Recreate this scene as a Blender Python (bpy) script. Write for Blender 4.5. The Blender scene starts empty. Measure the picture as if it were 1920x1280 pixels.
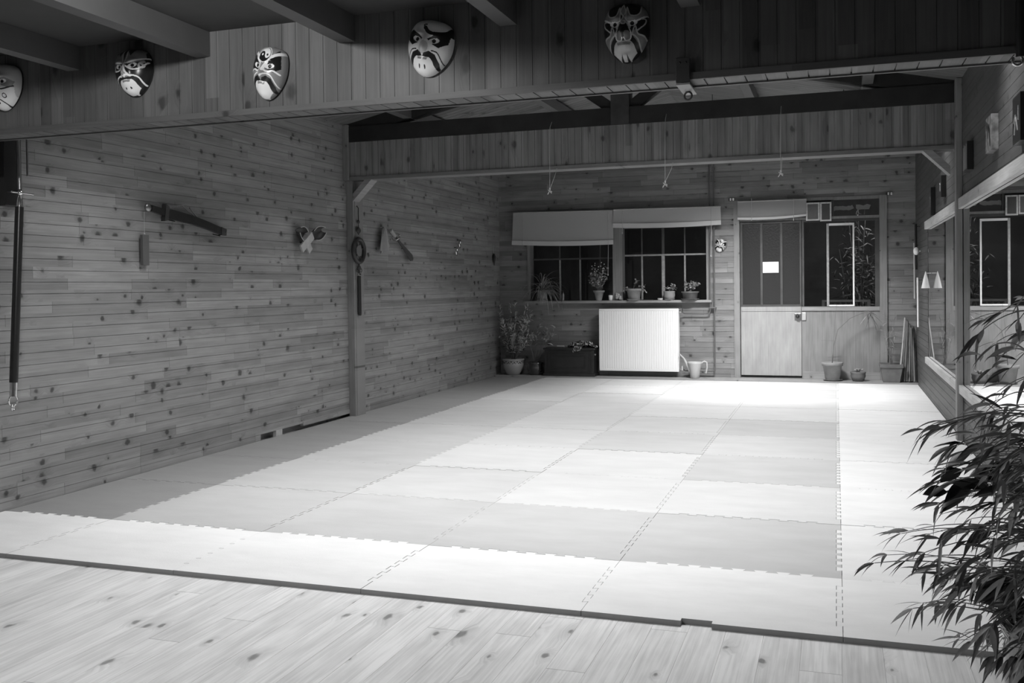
import bpy, bmesh, math, random
from mathutils import Vector, Matrix, noise
random.seed(7)
SC = bpy.context.scene
COL = SC.collection
PI = math.pi

# ------------------------------------------------------------------ camera
CAM = Vector((-.0118, -3.475, 1.3103)); YAW, PITCH, ROLL = .3254, -.0166, -.0119
F, CX, CY = 1802.4, 959.93, 566.87
_f = Vector((-math.sin(YAW)*math.cos(PITCH), math.cos(YAW)*math.cos(PITCH), math.sin(PITCH)))
_r0 = Vector((math.cos(YAW), math.sin(YAW), 0)); _u0 = _r0.cross(_f)
CR = _r0*math.cos(ROLL) + _u0*math.sin(ROLL)
CU = _u0*math.cos(ROLL) - _r0*math.sin(ROLL)
cd = bpy.data.cameras.new('camera'); cam = bpy.data.objects.new('camera', cd); COL.objects.link(cam)
cd.sensor_width = 36; cd.lens = F/1920*36
cd.shift_x = (960-CX)/1920; cd.shift_y = -(640-CY)/1920
cd.clip_start = .05; cd.clip_end = 100
cam.matrix_world = Matrix((( CR.x, CU.x, -_f.x, CAM.x), (CR.y, CU.y, -_f.y, CAM.y), (CR.z, CU.z, -_f.z, CAM.z), (0, 0, 0, 1)))
SC.camera = cam
def at(px, py, ax, v):
    """the point where the sight line through a pixel meets the plane x, y or z = v"""
    d = CR*((px-CX)/F) - CU*((py-CY)/F) + _f
    i = 'xyz'.index(ax)
    return CAM + d*((v-CAM[i])/d[i])

# ------------------------------------------------------------------ world, exposure
w = bpy.data.worlds.new('world'); SC.world = w; w.use_nodes = True
w.node_tree.nodes['Background'].inputs[0].default_value = (.5, .5, .5, 1)
w.node_tree.nodes['Background'].inputs[1].default_value = .012
vs = SC.view_settings
vs.view_transform = 'Standard'; vs.look = 'None'; vs.exposure = 0.0; vs.gamma = 1; vs.use_curve_mapping = False

# room measures (metres): x to the right, y into the depth, z up, mat tops at z = 0
XL, XR, YB, YF = -4.76, .972, 10.05, -5.0
FLOOR = -.023

# fill lights added out of sight: name, position, size x, size y, power, spread(deg), rotation
LIGHTS = [
    ('back_wall_fill',   (-1.0, 7.7, 2.92), 1.0, .10, 40, 90, (math.radians(32), 0, 0)),
    ('far_fill',         (-.9, 8.05, 2.90), 1.0, .10, 58, 134, (0, 0, 0)),
    ('far_left_fill',    (-3.3, 6.9, 2.95), 1.0, .10, 13, 105, (0, 0, 0)),
    ('middle_fill',      (-.4, 4.2, 3.12), 1.2, .10, 30, 110, (0, math.radians(17), 0)),
    ('middle_left_fill', (-3.0, 4.2, 3.10), 1.2, .10, 23, 110, (0, 0, 0)),
    ('near_fill',        (-.9, 1.6, 2.90), 1.2, .10, 27, 110, (0, math.radians(10), 0)),
    ('left_fill',        (-3.3, 1.8, 2.90), 1.2, .10, 27, 115, (0, 0, 0)),
    ('mirror_side_fill', (.40, 2.8, 3.02), 1.0, .10, 21, 118, (0, 0, 0)),
    ('right_fill',       (.40, 6.3, 3.00), 1.0, .10, 14, 115, (0, 0, 0)),
]
for nm, loc, sx, sy, pw, spr, rot in LIGHTS:
    ld = bpy.data.lights.new(nm, 'AREA'); ld.shape = 'RECTANGLE'; ld.size = sx; ld.size_y = sy
    ld.energy = pw; ld.spread = math.radians(spr)
    lo = bpy.data.objects.new(nm, ld); COL.objects.link(lo); lo.location = loc; lo.rotation_euler = rot
# one bare bulb between the joists of the low ceiling
BULB = Vector((-2.29, -1.5, 2.45))
ld = bpy.data.lights.new('bulb_light', 'POINT'); ld.energy = 98; ld.shadow_soft_size = .035
lo = bpy.data.objects.new('bulb_light', ld); COL.objects.link(lo); lo.location = BULB

# ------------------------------------------------------------------ materials (the photograph is black and white: all greys)
MATS = {}
def mat(name, g, rough=.6, metal=0, spec=.4, noise_amt=0, noise_scale=8, bump=0, coat=0, emit=0):
    if name in MATS: return MATS[name]
    m = bpy.data.materials.new(name); m.use_nodes = True; nt = m.node_tree; b = nt.nodes['Principled BSDF']
    b.inputs['Base Color'].default_value = (g, g, g, 1); b.inputs['Roughness'].default_value = rough
    b.inputs['Metallic'].default_value = metal; b.inputs['Specular IOR Level'].default_value = spec
    b.inputs['Coat Weight'].default_value = coat
    if emit:
        b.inputs['Emission Color'].default_value = (1, 1, 1, 1); b.inputs['Emission Strength'].default_value = emit
    if noise_amt or bump:
        tc = nt.nodes.new('ShaderNodeTexCoord'); n = nt.nodes.new('ShaderNodeTexNoise')
        n.inputs['Scale'].default_value = noise_scale; n.inputs['Detail'].default_value = 5
        nt.links.new(tc.outputs['Object'], n.inputs['Vector'])
        if noise_amt:
            mr = nt.nodes.new('ShaderNodeMapRange')
            mr.inputs['From Min'].default_value = .3; mr.inputs['From Max'].default_value = .7
            mr.inputs['To Min'].default_value = g*(1-noise_amt); mr.inputs['To Max'].default_value = g*(1+noise_amt)
            nt.links.new(n.outputs['Fac'], mr.inputs['Value']); nt.links.new(mr.outputs[0], b.inputs['Base Color'])
        if bump:
            bp = nt.nodes.new('ShaderNodeBump'); bp.inputs['Strength'].default_value = bump; bp.inputs['Distance'].default_value = .01
            nt.links.new(n.outputs['Fac'], bp.inputs['Height']); nt.links.new(bp.outputs[0], b.inputs['Normal'])
    MATS[name] = m
    return m

def wood(name, along, across, pitch, g, var=.22, board=.9, knots=.5, knot_scale=7.5, knot_r=.16, grain=.15, rough=.5, spec=.35, off=0.0, joint=True, knot_dark=.42, stretch=1.0):
    """boards: rows of width `pitch` across, board ends along, knots, grain - all from the position in the room"""
    m = bpy.data.materials.new(name); m.use_nodes = True; nt = m.node_tree; N = nt.nodes; Lk = nt.links
    b = N['Principled BSDF']; b.inputs['Roughness'].default_value = rough; b.inputs['Specular IOR Level'].default_value = spec
    def M(op, a, c=None, d=None):
        n = N.new('ShaderNodeMath'); n.operation = op
        for k, v in enumerate((a, c, d)):
            if v is None: continue
            if isinstance(v, (int, float)): n.inputs[k].default_value = v
            else: Lk.new(v, n.inputs[k])
        return n.outputs[0]
    geo = N.new('ShaderNodeNewGeometry'); sp = N.new('ShaderNodeSeparateXYZ'); Lk.new(geo.outputs['Position'], sp.inputs[0])
    u = sp.outputs['xyz'.index(along)]; v = M('ADD', sp.outputs['xyz'.index(across)], off)
    row = M('FLOOR', M('DIVIDE', v, pitch))
    w1 = N.new('ShaderNodeTexWhiteNoise'); w1.noise_dimensions = '1D'; Lk.new(row, w1.inputs['W'])
    us = M('ADD', u, M('MULTIPLY', w1.outputs['Value'], 37.0))
    wc = N.new('ShaderNodeSeparateXYZ'); Lk.new(w1.outputs['Color'], wc.inputs[0])
    blen = M('MULTIPLY_ADD', wc.outputs[1], board*.8, board*.6)
    ub = M('DIVIDE', us, blen); seg = M('FLOOR', ub)
    w2 = N.new('ShaderNodeTexWhiteNoise'); w2.noise_dimensions = '2D'
    cb = N.new('ShaderNodeCombineXYZ'); Lk.new(row, cb.inputs[0]); Lk.new(seg, cb.inputs[1]); Lk.new(cb.outputs[0], w2.inputs['Vector'])
    idv = w2.outputs['Value']
    # knots
    kv = N.new('ShaderNodeCombineXYZ'); Lk.new(M('MULTIPLY', us, stretch), kv.inputs[0]); Lk.new(v, kv.inputs[1]); Lk.new(M('MULTIPLY', seg, 3.7), kv.inputs[2])
    nz0 = N.new('ShaderNodeTexNoise'); nz0.inputs['Scale'].default_value = 26; Lk.new(kv.outputs[0], nz0.inputs['Vector'])
    vo = N.new('ShaderNodeTexVoronoi'); vo.voronoi_dimensions = '2D'; vo.inputs['Scale'].default_value = knot_scale
    Lk.new(kv.outputs[0], vo.inputs['Vector'])
    vc = N.new('ShaderNodeSeparateXYZ'); Lk.new(vo.outputs['Color'], vc.inputs[0])
    has = M('LESS_THAN', vc.outputs[0], knots)
    rr = M('MULTIPLY_ADD', vc.outputs[1], knot_r*.8, knot_r*.35)
    dist = M('ADD', vo.outputs['Distance'], M('MULTIPLY_ADD', nz0.outputs['Fac'], .24, -.12))
    kr = M('DIVIDE', dist, rr)
    ks = N.new('ShaderNodeMapRange'); ks.interpolation_type = 'SMOOTHSTEP'
    ks.inputs['From Min'].default_value = .35; ks.inputs['From Max'].default_value = 1.15; ks.inputs['To Min'].default_value = 1; ks.inputs['To Max'].default_value = 0
    Lk.new(kr, ks.inputs['Value'])
    kn = M('MULTIPLY', ks.outputs[0], has)
    kh = N.new('ShaderNodeMapRange'); kh.inputs['From Min'].default_value = .8; kh.inputs['From Max'].default_value = 3.2
    kh.inputs['To Min'].default_value = 1; kh.inputs['To Max'].default_value = 0; Lk.new(kr, kh.inputs['Value'])
    halo = M('MULTIPLY', kh.outputs[0], has)
    # grain
    gv = N.new('ShaderNodeCombineXYZ'); Lk.new(M('MULTIPLY', us, 2.2), gv.inputs[0])
    Lk.new(M('ADD', M('MULTIPLY', v, 85.0), M('MULTIPLY', halo, 3.0)), gv.inputs[1]); Lk.new(M('MULTIPLY', idv, 31.0), gv.inputs[2])
    gn = N.new('ShaderNodeTexNoise'); gn.inputs['Scale'].default_value = 1.0; gn.inputs['Detail'].default_value = 4; gn.inputs['Distortion'].default_value = .6
    Lk.new(gv.outputs[0], gn.inputs['Vector'])
    bl = N.new('ShaderNodeTexNoise'); bl.inputs['Scale'].default_value = 3.5; bl.inputs['Detail'].default_value = 3
    bv = N.new('ShaderNodeCombineXYZ'); Lk.new(us, bv.inputs[0]); Lk.new(M('MULTIPLY', v, 3.0), bv.inputs[1]); Lk.new(M('MULTIPLY', idv, 13.0), bv.inputs[2])
    Lk.new(bv.outputs[0], bl.inputs['Vector'])
    t = M('MULTIPLY_ADD', M('SUBTRACT', idv, .5), var*2, 1.0)
    t = M('MULTIPLY', t, M('MULTIPLY_ADD', M('SUBTRACT', gn.outputs['Fac'], .5), grain*4, 1.0))
    t = M('MULTIPLY', t, M('MULTIPLY_ADD', M('SUBTRACT', bl.outputs['Fac'], .5), .5, 1.0))
    t = M('MULTIPLY', t, M('MULTIPLY_ADD', halo, -.16, 1.0))
    t = M('MULTIPLY', t, M('MULTIPLY_ADD', kn, knot_dark-1, 1.0))
    if joint:
        fr = M('FRACT', ub); jd = M('MULTIPLY', M('MINIMUM', fr, M('SUBTRACT', 1.0, fr)), blen)
        t = M('MULTIPLY', t, M('MULTIPLY_ADD', M('LESS_THAN', jd, .0016), -.5, 1.0))
    t = M('MULTIPLY', t, g)
    cc = N.new('ShaderNodeCombineXYZ')
    for k in range(3): Lk.new(t, cc.inputs[k])
    Lk.new(cc.outputs[0], b.inputs['Base Color'])
    bp = N.new('ShaderNodeBump'); bp.inputs['Strength'].default_value = .15; bp.inputs['Distance'].default_value = .002
    Lk.new(gn.outputs['Fac'], bp.inputs['Height']); Lk.new(bp.outputs[0], b.inputs['Normal'])
    return m

PW = .0735   # width of the wall boards
M_WR = wood('pine_boards_right_shaded', 'y', 'z', PW, .09, var=.15, board=1.0, knots=.3, knot_scale=6.5, knot_r=.15)  # same pine as the other walls, colour darkened to stand for shade
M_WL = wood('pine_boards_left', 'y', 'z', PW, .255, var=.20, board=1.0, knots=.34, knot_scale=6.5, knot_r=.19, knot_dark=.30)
M_WB = wood('pine_boards_back', 'x', 'z', PW, .215, var=.24, board=.8, knots=.3, knot_scale=6, knot_r=.19, knot_dark=.32)
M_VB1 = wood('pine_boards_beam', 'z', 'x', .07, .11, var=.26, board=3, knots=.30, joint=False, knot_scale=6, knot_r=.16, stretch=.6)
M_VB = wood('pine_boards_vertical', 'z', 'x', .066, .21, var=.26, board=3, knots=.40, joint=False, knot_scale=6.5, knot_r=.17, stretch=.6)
M_CE = wood('pine_ceiling_boards', 'x', 'y', .10, .16, var=.16, board=2.2, knots=.25, knot_scale=4, knot_r=.14)
M_FL = wood('pine_floor_boards', 'y', 'x', .14, .86, var=.07, board=2.4, knots=.30, knot_scale=6.5, knot_r=.13, grain=.16, rough=.34, spec=.45, knot_dark=.42, stretch=.5)
M_PX = wood('planed_pine_x', 'x', 'z', .5, .28, var=.05, board=9, knots=.15, joint=False)
M_TR2 = wood('middle_beam_trim', 'x', 'z', .5, .18, var=.05, board=9, knots=.1, joint=False)
M_PY = wood('planed_pine_y', 'y', 'z', .5, .42, var=.05, board=9, knots=.12, joint=False, knot_r=.1)
M_PZ = wood('planed_pine_z', 'z', 'x', .5, .23, var=.05, board=9, knots=.15, joint=False, knot_r=.1)
M_DOOR = wood('pale_door_panel', 'z', 'x', .9, .33, var=.03, board=9, knots=0, joint=False, grain=.12)
M_DARKW = mat('dark_timber', .022, .7, noise_amt=.3, noise_scale=6)
M_CEIL = mat('painted_board', .06, .8, noise_amt=.06)
M_JOIST = mat('painted_joist', .105, .7, noise_amt=.06)
M_MIR = mat('mirror_glass', .80, .0, metal=1)
M_BLK = mat('black_lacquer', .018, .3, spec=.5)
M_CHEST = mat('dark_stained_wood', .016, .32, spec=.6, noise_amt=.3, noise_scale=12)
M_WHITE = mat('white_enamel', .80, .35)
M_PAPER = mat('white_paper', .80, .8)
M_CHROME = mat('polished_chrome', .75, .15, metal=1)
M_BRASS = mat('dull_metal', .35, .35, metal=1)
M_TERRA = mat('terracotta', .24, .8, noise_amt=.12, noise_scale=14)
M_TERRAD = mat('dark_terracotta', .13, .6, noise_amt=.15, noise_scale=14)
M_GLAZE = mat('pale_glaze', .38, .18, spec=.6, coat=.5)
M_GLAZED = mat('dark_glaze', .035, .08, spec=.7, coat=1)
M_SOIL = mat('soil', .035, .95, bump=.6, noise_scale=40)
M_LEAF = mat('leaf_green', .26, .42, spec=.5, noise_amt=.3, noise_scale=20)
M_LEAFL = mat('leaf_pale', .34, .45, spec=.5, noise_amt=.3, noise_scale=20)
M_LEAFD = mat('leaf_dark', .09, .4, spec=.5, noise_amt=.3, noise_scale=20)
M_STEM = mat('stem', .16, .6)
M_PIPE = mat('painted_pipe', .12, .4, spec=.5)
M_CORD = mat('pale_cord', .50, .8)
M_IRON = mat('dark_iron', .05, .4, metal=.6)
M_LIGHTW = mat('light_wood', .42, .5, noise_amt=.08, noise_scale=20)
M_MIDW = mat('mid_wood', .16, .5, noise_amt=.15, noise_scale=20)
M_STEEL = mat('window_steel', .07, .5, noise_amt=.2)
M_STEELW = mat('pale_window_steel', .30, .5, noise_amt=.2, noise_scale=30)
M_CLOTH = mat('grey_cloth', .35, .9)
M_TASSEL = mat('tassel_thread', .045, .8)
M_KNOT = mat('knot_cord', .05, .7)
M_CAN = mat('pale_plastic', .42, .4)
M_FOAM = mat('foam_side', .28, .8)
M_TUBE = mat('fill_tube', .8, .4, emit=3)
M_RUBBER = mat('black_rubber', .02, .6)

def glass_mat(name, tint=.6, rough=0.0, bump=0):
    m = bpy.data.materials.new(name); m.use_nodes = True; nt = m.node_tree; N = nt.nodes
    N.remove(N['Principled BSDF']); out = N['Material Output']
    tr = N.new('ShaderNodeBsdfTransparent'); tr.inputs[0].default_value = (tint, tint, tint, 1)
    gl = N.new('ShaderNodeBsdfGlossy'); gl.inputs['Roughness'].default_value = rough
    fr = N.new('ShaderNodeFresnel'); fr.inputs[0].default_value = 1.5
    mx = N.new('ShaderNodeMixShader'); nt.links.new(fr.outputs[0], mx.inputs[0]); nt.links.new(tr.outputs[0], mx.inputs[1]); nt.links.new(gl.outputs[0], mx.inputs[2])
    nt.links.new(mx.outputs[0], out.inputs[0])
    return m
M_GLASS = glass_mat('window_glass')
M_PATT = mat('textured_glass', .035, .22, spec=.6)
def _patt():
    nt = M_PATT.node_tree; b = nt.nodes['Principled BSDF']
    tc = nt.nodes.new('ShaderNodeTexCoord'); v = nt.nodes.new('ShaderNodeTexVoronoi'); v.inputs['Scale'].default_value = 45
    bp = nt.nodes.new('ShaderNodeBump'); bp.inputs['Strength'].default_value = .3; bp.inputs['Distance'].default_value = .003
    nt.links.new(tc.outputs['Object'], v.inputs['Vector']); nt.links.new(v.outputs['Distance'], bp.inputs['Height']); nt.links.new(bp.outputs[0], b.inputs['Normal'])
_patt()

def mat_mat(name, g):
    m = bpy.data.materials.new(name); m.use_nodes = True; nt = m.node_tree; N = nt.nodes; b = N['Principled BSDF']
    b.inputs['Roughness'].default_value = .55; b.inputs['Specular IOR Level'].default_value = .35
    geo = N.new('ShaderNodeNewGeometry')
    n1 = N.new('ShaderNodeTexNoise'); n1.inputs['Scale'].default_value = 2.2; n1.inputs['Detail'].default_value = 6; n1.inputs['Roughness'].default_value = .6
    mp = N.new('ShaderNodeMapping'); mp.inputs['Scale'].default_value = (1, 2.5, 1); nt.links.new(geo.outputs['Position'], mp.inputs['Vector']); nt.links.new(mp.outputs[0], n1.inputs['Vector'])
    mr = N.new('ShaderNodeMapRange'); mr.inputs['From Min'].default_value = .3; mr.inputs['From Max'].default_value = .7
    mr.inputs['To Min'].default_value = g*.93; mr.inputs['To Max'].default_value = g*1.05
    nt.links.new(n1.outputs['Fac'], mr.inputs['Value']); nt.links.new(mr.outputs[0], b.inputs['Base Color'])
    wv = N.new('ShaderNodeTexVoronoi'); wv.inputs['Scale'].default_value = 130; nt.links.new(geo.outputs['Position'], wv.inputs['Vector'])
    bp = N.new('ShaderNodeBump'); bp.inputs['Strength'].default_value = .25; bp.inputs['Distance'].default_value = .002
    nt.links.new(wv.outputs['Distance'], bp.inputs['Height']); nt.links.new(bp.outputs[0], b.inputs['Normal'])
    return m

# ------------------------------------------------------------------ mesh helpers
class MB:
    def __init__(s): s.v = []; s.f = []; s.mi = []; s.sm = []
    def quad(s, pts, mi=0, sm=False):
        n = len(s.v); s.v += [tuple(p) for p in pts]; s.f.append(tuple(range(n, n+len(pts)))); s.mi.append(mi); s.sm.append(sm)
    def mesh(s, vs, fs, mi=0, sm=False):
        n = len(s.v); s.v += [tuple(p) for p in vs]
        for f in fs: s.f.append(tuple(n+i for i in f)); s.mi.append(mi); s.sm.append(sm)
    def box(s, a, b, mi=0, bev=0, M=None):
        x0, y0, z0 = [min(a[i], b[i]) for i in range(3)]; x1, y1, z1 = [max(a[i], b[i]) for i in range(3)]
        c = bev
        if c <= 0:
            vs = [(x, y, z) for x in (x0, x1) for y in (y0, y1) for z in (z0, z1)]
            fs = [(0, 1, 3, 2), (4, 6, 7, 5), (0, 4, 5, 1), (2, 3, 7, 6), (0, 2, 6, 4), (1, 5, 7, 3)]
        else:
            bm = bmesh.new(); bmesh.ops.create_cube(bm, size=1)
            for v in bm.verts: v.co = Vector(((x0+x1)/2+v.co.x*(x1-x0), (y0+y1)/2+v.co.y*(y1-y0), (z0+z1)/2+v.co.z*(z1-z0)))
            bmesh.ops.bevel(bm, geom=bm.edges[:], offset=c, segments=2, affect='EDGES', profile=.5)
            bm.verts.index_update(); vs = [v.co.copy() for v in bm.verts]; fs = [tuple(v.index for v in f.verts) for f in bm.faces]; bm.free()
        if M: vs = [M @ Vector(v) for v in vs]
        s.mesh(vs, fs, mi)
    def tube(s, pts, r, n=8, mi=0, cap=True, sm=True):
        pts = [Vector(p) for p in pts]; rs = r if isinstance(r, (list, tuple)) else [r]*len(pts)
        vs = []; fs = []; up = None
        for i, p in enumerate(pts):
            t = (pts[min(i+1, len(pts)-1)]-pts[max(i-1, 0)])
            if t.length < 1e-9: t = Vector((0, 0, 1))
            t.normalize()
            if up is None: up = t.orthogonal()
            a = up - t*up.dot(t)
            if a.length < 1e-6: a = t.orthogonal()
            a.normalize(); up = a; b = t.cross(a)
            for k in range(n):
                th = 2*PI*k/n; vs.append(p + (a*math.cos(th)+b*math.sin(th))*rs[i])
        for i in range(len(pts)-1):
            for k in range(n): fs.append((i*n+k, i*n+(k+1) % n, (i+1)*n+(k+1) % n, (i+1)*n+k))
        s.mesh(vs, fs, mi, sm)
        if cap:
            s.mesh(vs[:n], [tuple(range(n-1, -1, -1))], mi); s.mesh(vs[-n:], [tuple(range(n))], mi)
    def lathe(s, prof, c=(0, 0, 0), n=32, mi=0, sm=True, sq=1.0, M=None):
        vs = []; fs = []
        for (r, z) in prof:
            for k in range(n):
                th = 2*PI*k/n; p = Vector((c[0]+r*math.cos(th), c[1]+r*math.sin(th)*sq, c[2]+z)); vs.append(M @ p if M else p)
        for i in range(len(prof)-1):
            for k in range(n): fs.append((i*n+k, i*n+(k+1) % n, (i+1)*n+(k+1) % n, (i+1)*n+k))
        s.mesh(vs, fs, mi, sm)
        s.mesh(vs[:n], [tuple(range(n-1, -1, -1))], mi); s.mesh(vs[-n:], [tuple(range(n))], mi)
    def ring(s, c, R, r, nrm=(0, 0, 1), n=28, m=8, mi=0, arc=(0, 2*PI), sx=1.0):
        nrm = Vector(nrm).normalized(); a = nrm.orthogonal().normalized(); b = nrm.cross(a)
        full = abs(arc[1]-arc[0]-2*PI) < 1e-6
        pts = [Vector(c)+(a*math.cos(t)*sx+b*math.sin(t))*R for t in [arc[0]+(arc[1]-arc[0])*i/n for i in range(n+1)]]
        s.tube(pts, r, m, mi, cap=not full)
    def ball(s, c, r, mi=0, n=12, sc=(1, 1, 1)):
        vs = []; fs = []; h = n//2
        for i in range(1, h):
            ph = PI*i/h
            for k in range(n):
                th = 2*PI*k/n; vs.append((c[0]+r*sc[0]*math.sin(ph)*math.cos(th), c[1]+r*sc[1]*math.sin(ph)*math.sin(th), c[2]+r*sc[2]*math.cos(ph)))
        for i in range(h-2):
            for k in range(n): fs.append((i*n+k, (i+1)*n+k, (i+1)*n+(k+1) % n, i*n+(k+1) % n))
        t = len(vs); vs += [(c[0], c[1], c[2]+r*sc[2]), (c[0], c[1], c[2]-r*sc[2])]
        for k in range(n): fs.append((t, k, (k+1) % n)); fs.append((t+1, (h-2)*n+(k+1) % n, (h-2)*n+k))
        s.mesh(vs, fs, mi, True)
    def prism(s, poly, d, mi=0, M=None):
        """polygon [(a,b)] in local xy extruded from z=0 to z=d"""
        n = len(poly); vs = [Vector((a, b, 0)) for a, b in poly]+[Vector((a, b, d)) for a, b in poly]
        if M: vs = [M @ v for v in vs]
        fs = [tuple(range(n-1, -1, -1)), tuple(range(n, 2*n))]+[(i, (i+1) % n, n+(i+1) % n, n+i) for i in range(n)]
        s.mesh(vs, fs, mi)
    def leaf(s, p, d, L, W, mi=0, droop=.5, fold=.25, n=5, wide=.4, lim=(XL+.01, YB-.01)):
        """a pointed leaf starting at p, heading d, drooping under its weight"""
        p = Vector(p); d = Vector(d).normalized(); side = d.cross(Vector((0, 0, 1)))
        if side.length < .05: side = Vector((1, 0, 0))
        side.normalize(); side = (Matrix.Rotation(random.uniform(-.9, .9), 3, d) @ side)
        vs = []; q = p.copy(); dd = d.copy()
        for i in range(n+1):
            t = i/n; wd = W*max(0.02, math.sin(PI*min(1, t**(.75 if wide < .5 else 1))*1.0))*(1-t*.25)
            up = side.cross(dd)
            vs += [q-side*wd/2+up*fold*wd/2, q.copy(), q+side*wd/2+up*fold*wd/2]
            q = q+dd*L/n; dd = (dd+Vector((0, 0, -droop/n))).normalized()
        vs = [Vector((max(q_.x, lim[0]), min(q_.y, lim[1]) if p.y < YB+.1 else q_.y, q_.z)) for q_ in vs]
        fs = []
        for i in range(n):
            a = i*3; fs += [(a, a+1, a+4, a+3), (a+1, a+2, a+5, a+4)]
        s.mesh(vs, fs, mi, True)
    def build(s, name, mats, parent=None, origin=None, weld=False):
        me = bpy.data.meshes.new(name)
        o0 = Vector(origin) if origin else Vector((0, 0, 0))
        if parent and origin is None: o0 = ORG.get(parent.name, Vector((0, 0, 0)))
        me.from_pydata([tuple(Vector(v)-o0) for v in s.v], [], s.f)
        if not isinstance(mats, (list, tuple)): mats = [mats]
        for m in mats: me.materials.append(m)
        me.polygons.foreach_set('material_index', s.mi); me.polygons.foreach_set('use_smooth', s.sm)
        me.validate(); me.update()
        bm = bmesh.new(); bm.from_mesh(me)
        if weld: bmesh.ops.remove_doubles(bm, verts=bm.verts[:], dist=1e-5)
        bmesh.ops.recalc_face_normals(bm, faces=bm.faces[:]); bm.to_mesh(me); bm.free()
        o = bpy.data.objects.new(name, me); COL.objects.link(o)
        if parent: o.parent = parent; o.location = (o0-ORG.get(parent.name, Vector((0, 0, 0)))) if origin else (0, 0, 0)
        else: o.location = o0
        ORG[o.name] = o0
        return o
ORG = {}
def tag(o, label, cat, group=None, kind=None):
    if label: o['label'] = label
    if cat: o['category'] = cat
    if group: o['group'] = group
    if kind: o['kind'] = kind
    return o
def struct(o, label=None, cat=None): return tag(o, label, cat, kind='structure')
def thing(name, loc, label, cat, group=None):
    o = bpy.data.objects.new(name, None); COL.objects.link(o); o.location = loc; o.empty_display_size = .1
    ORG[o.name] = Vector(loc)
    return tag(o, label, cat, group)

def siding(mb, o, du, dv, dn, u0, u1, v0, v1, pitch, off=0.0, g=.0032, dep=.006, mi=0):
    """tongue-and-groove boards on a plane: o + u*du + v*dv, facing dn, real grooves between boards"""
    o, du, dv, dn = Vector(o), Vector(du), Vector(dv), Vector(dn)
    k = math.floor((v0+off)/pitch)
    P = lambda u, v, d=0: o+du*u+dv*v+dn*d
    while k*pitch-off < v1-1e-6:
        a = max(v0, k*pitch-off); b = min(v1, (k+1)*pitch-off); k += 1
        if b-a < 1e-4: continue
        aa = a+g/2 if a > v0 else a; bb = b-g/2 if b < v1 else b
        if bb <= aa: continue
        mb.quad([P(u0, aa), P(u1, aa), P(u1, bb), P(u0, bb)], mi)
        if b < v1:
            mb.quad([P(u0, bb), P(u1, bb), P(u1, bb, -dep), P(u0, bb, -dep)], mi)
            mb.quad([P(u0, bb, -dep), P(u1, bb, -dep), P(u1, bb+g, -dep), P(u0, bb+g, -dep)], mi)
            mb.quad([P(u0, bb+g, -dep), P(u1, bb+g, -dep), P(u1, bb+g), P(u0, bb+g)], mi)

# ------------------------------------------------------------------ THE ROOM
# floor of pine boards
m = MB()
x = -4.9
siding(m, (0, 0, FLOOR), (0, 1, 0), (1, 0, 0), (0, 0, 1), YF, YB, -4.9, 1.4, .14, g=.0012, dep=.003)
m.box((-4.9, YF, FLOOR-.1), (1.4, YB, FLOOR-.012))
struct(m.build('floor', M_FL))

# left wall
m = MB()
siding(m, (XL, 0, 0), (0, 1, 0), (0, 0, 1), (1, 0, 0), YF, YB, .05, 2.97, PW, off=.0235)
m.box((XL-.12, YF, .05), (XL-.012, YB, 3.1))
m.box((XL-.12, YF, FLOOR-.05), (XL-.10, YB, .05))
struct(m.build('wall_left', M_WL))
m = MB()
for a, b in ((YF, 3.72), (5.55, YB)): m.box((XL-.03, a, FLOOR), (XL+.002, b, .048))
m.box((XL-.03, 4.42, .028), (XL+.006, 5.33, .066))
struct(m.build('baseboard_left', M_WL))
m = MB(); m.box((XL-.03, 3.96, FLOOR), (XL+.004, 4.06, .05))
tag(m.build('wood_block', M_LIGHTW), 'small pale wooden block in the dark gap under the left wall', 'block')

# back wall with the window opening and the door opening
def bw(px, py): p = at(px, py, 'y', YB); return p.x, p.z
WX0 = bw(990, 520)[0]; WX1 = bw(1331, 520)[0]; WZ0 = bw(1160, 563)[1]; WZ1 = 2.17
DX0 = bw(1377, 600)[0]; DX1 = bw(1664, 600)[0]; DZ1 = bw(1377, 376)[1]+.0
LEDGE = .02
m = MB()
O = (0, YB, 0)
def bpatch(u0, u1, v0, v1): siding(m, O, (1, 0, 0), (0, 0, 1), (0, -1, 0), u0, u1, v0, v1, PW, off=.01)
bpatch(XL, WX0, LEDGE, 2.97); bpatch(WX0, WX1, LEDGE, WZ0); bpatch(WX0, WX1, WZ1, 2.97); bpatch(WX1, DX0, LEDGE, 2.97)
bpatch(DX0, DX1, DZ1, 2.97); bpatch(DX1, XR, LEDGE, 2.97)
# gable triangle
ZE = 2.97; SL = .22; XM = (XL+XR)/2; ZA = ZE+SL*(XR-XM)
m.mesh([(XL, YB, ZE), (XR, YB, ZE), (XM, YB, ZA)], [(0, 1, 2)])
# window reveals
for x0, x1, z0, z1 in ((WX0, WX1, WZ0, WZ1), (DX0, DX1, 0, DZ1)):
    m.quad([(x0, YB, z0), (x0, YB+.2, z0), (x0, YB+.2, z1), (x0, YB, z1)]); m.quad([(x1, YB, z0), (x1, YB+.2, z0), (x1, YB+.2, z1), (x1, YB, z1)])
    m.quad([(x0, YB, z1), (x0, YB+.2, z1), (x1, YB+.2, z1), (x1, YB, z1)]); m.quad([(x0, YB, z0), (x0, YB+.2, z0), (x1, YB+.2, z0), (x1, YB, z0)])
struct(m.build('wall_back', M_WB))
# low ledge along the foot of the back wall
m = MB(); m.box((XL, 9.74, FLOOR), (DX0, YB-.001, LEDGE)); m.box((DX0, 9.74, FLOOR), (DX1, YB+.2, LEDGE)); m.box((DX1, 9.74, FLOOR), (XR, YB-.001, LEDGE))
struct(m.build('baseboard_back', M_PX))

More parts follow.
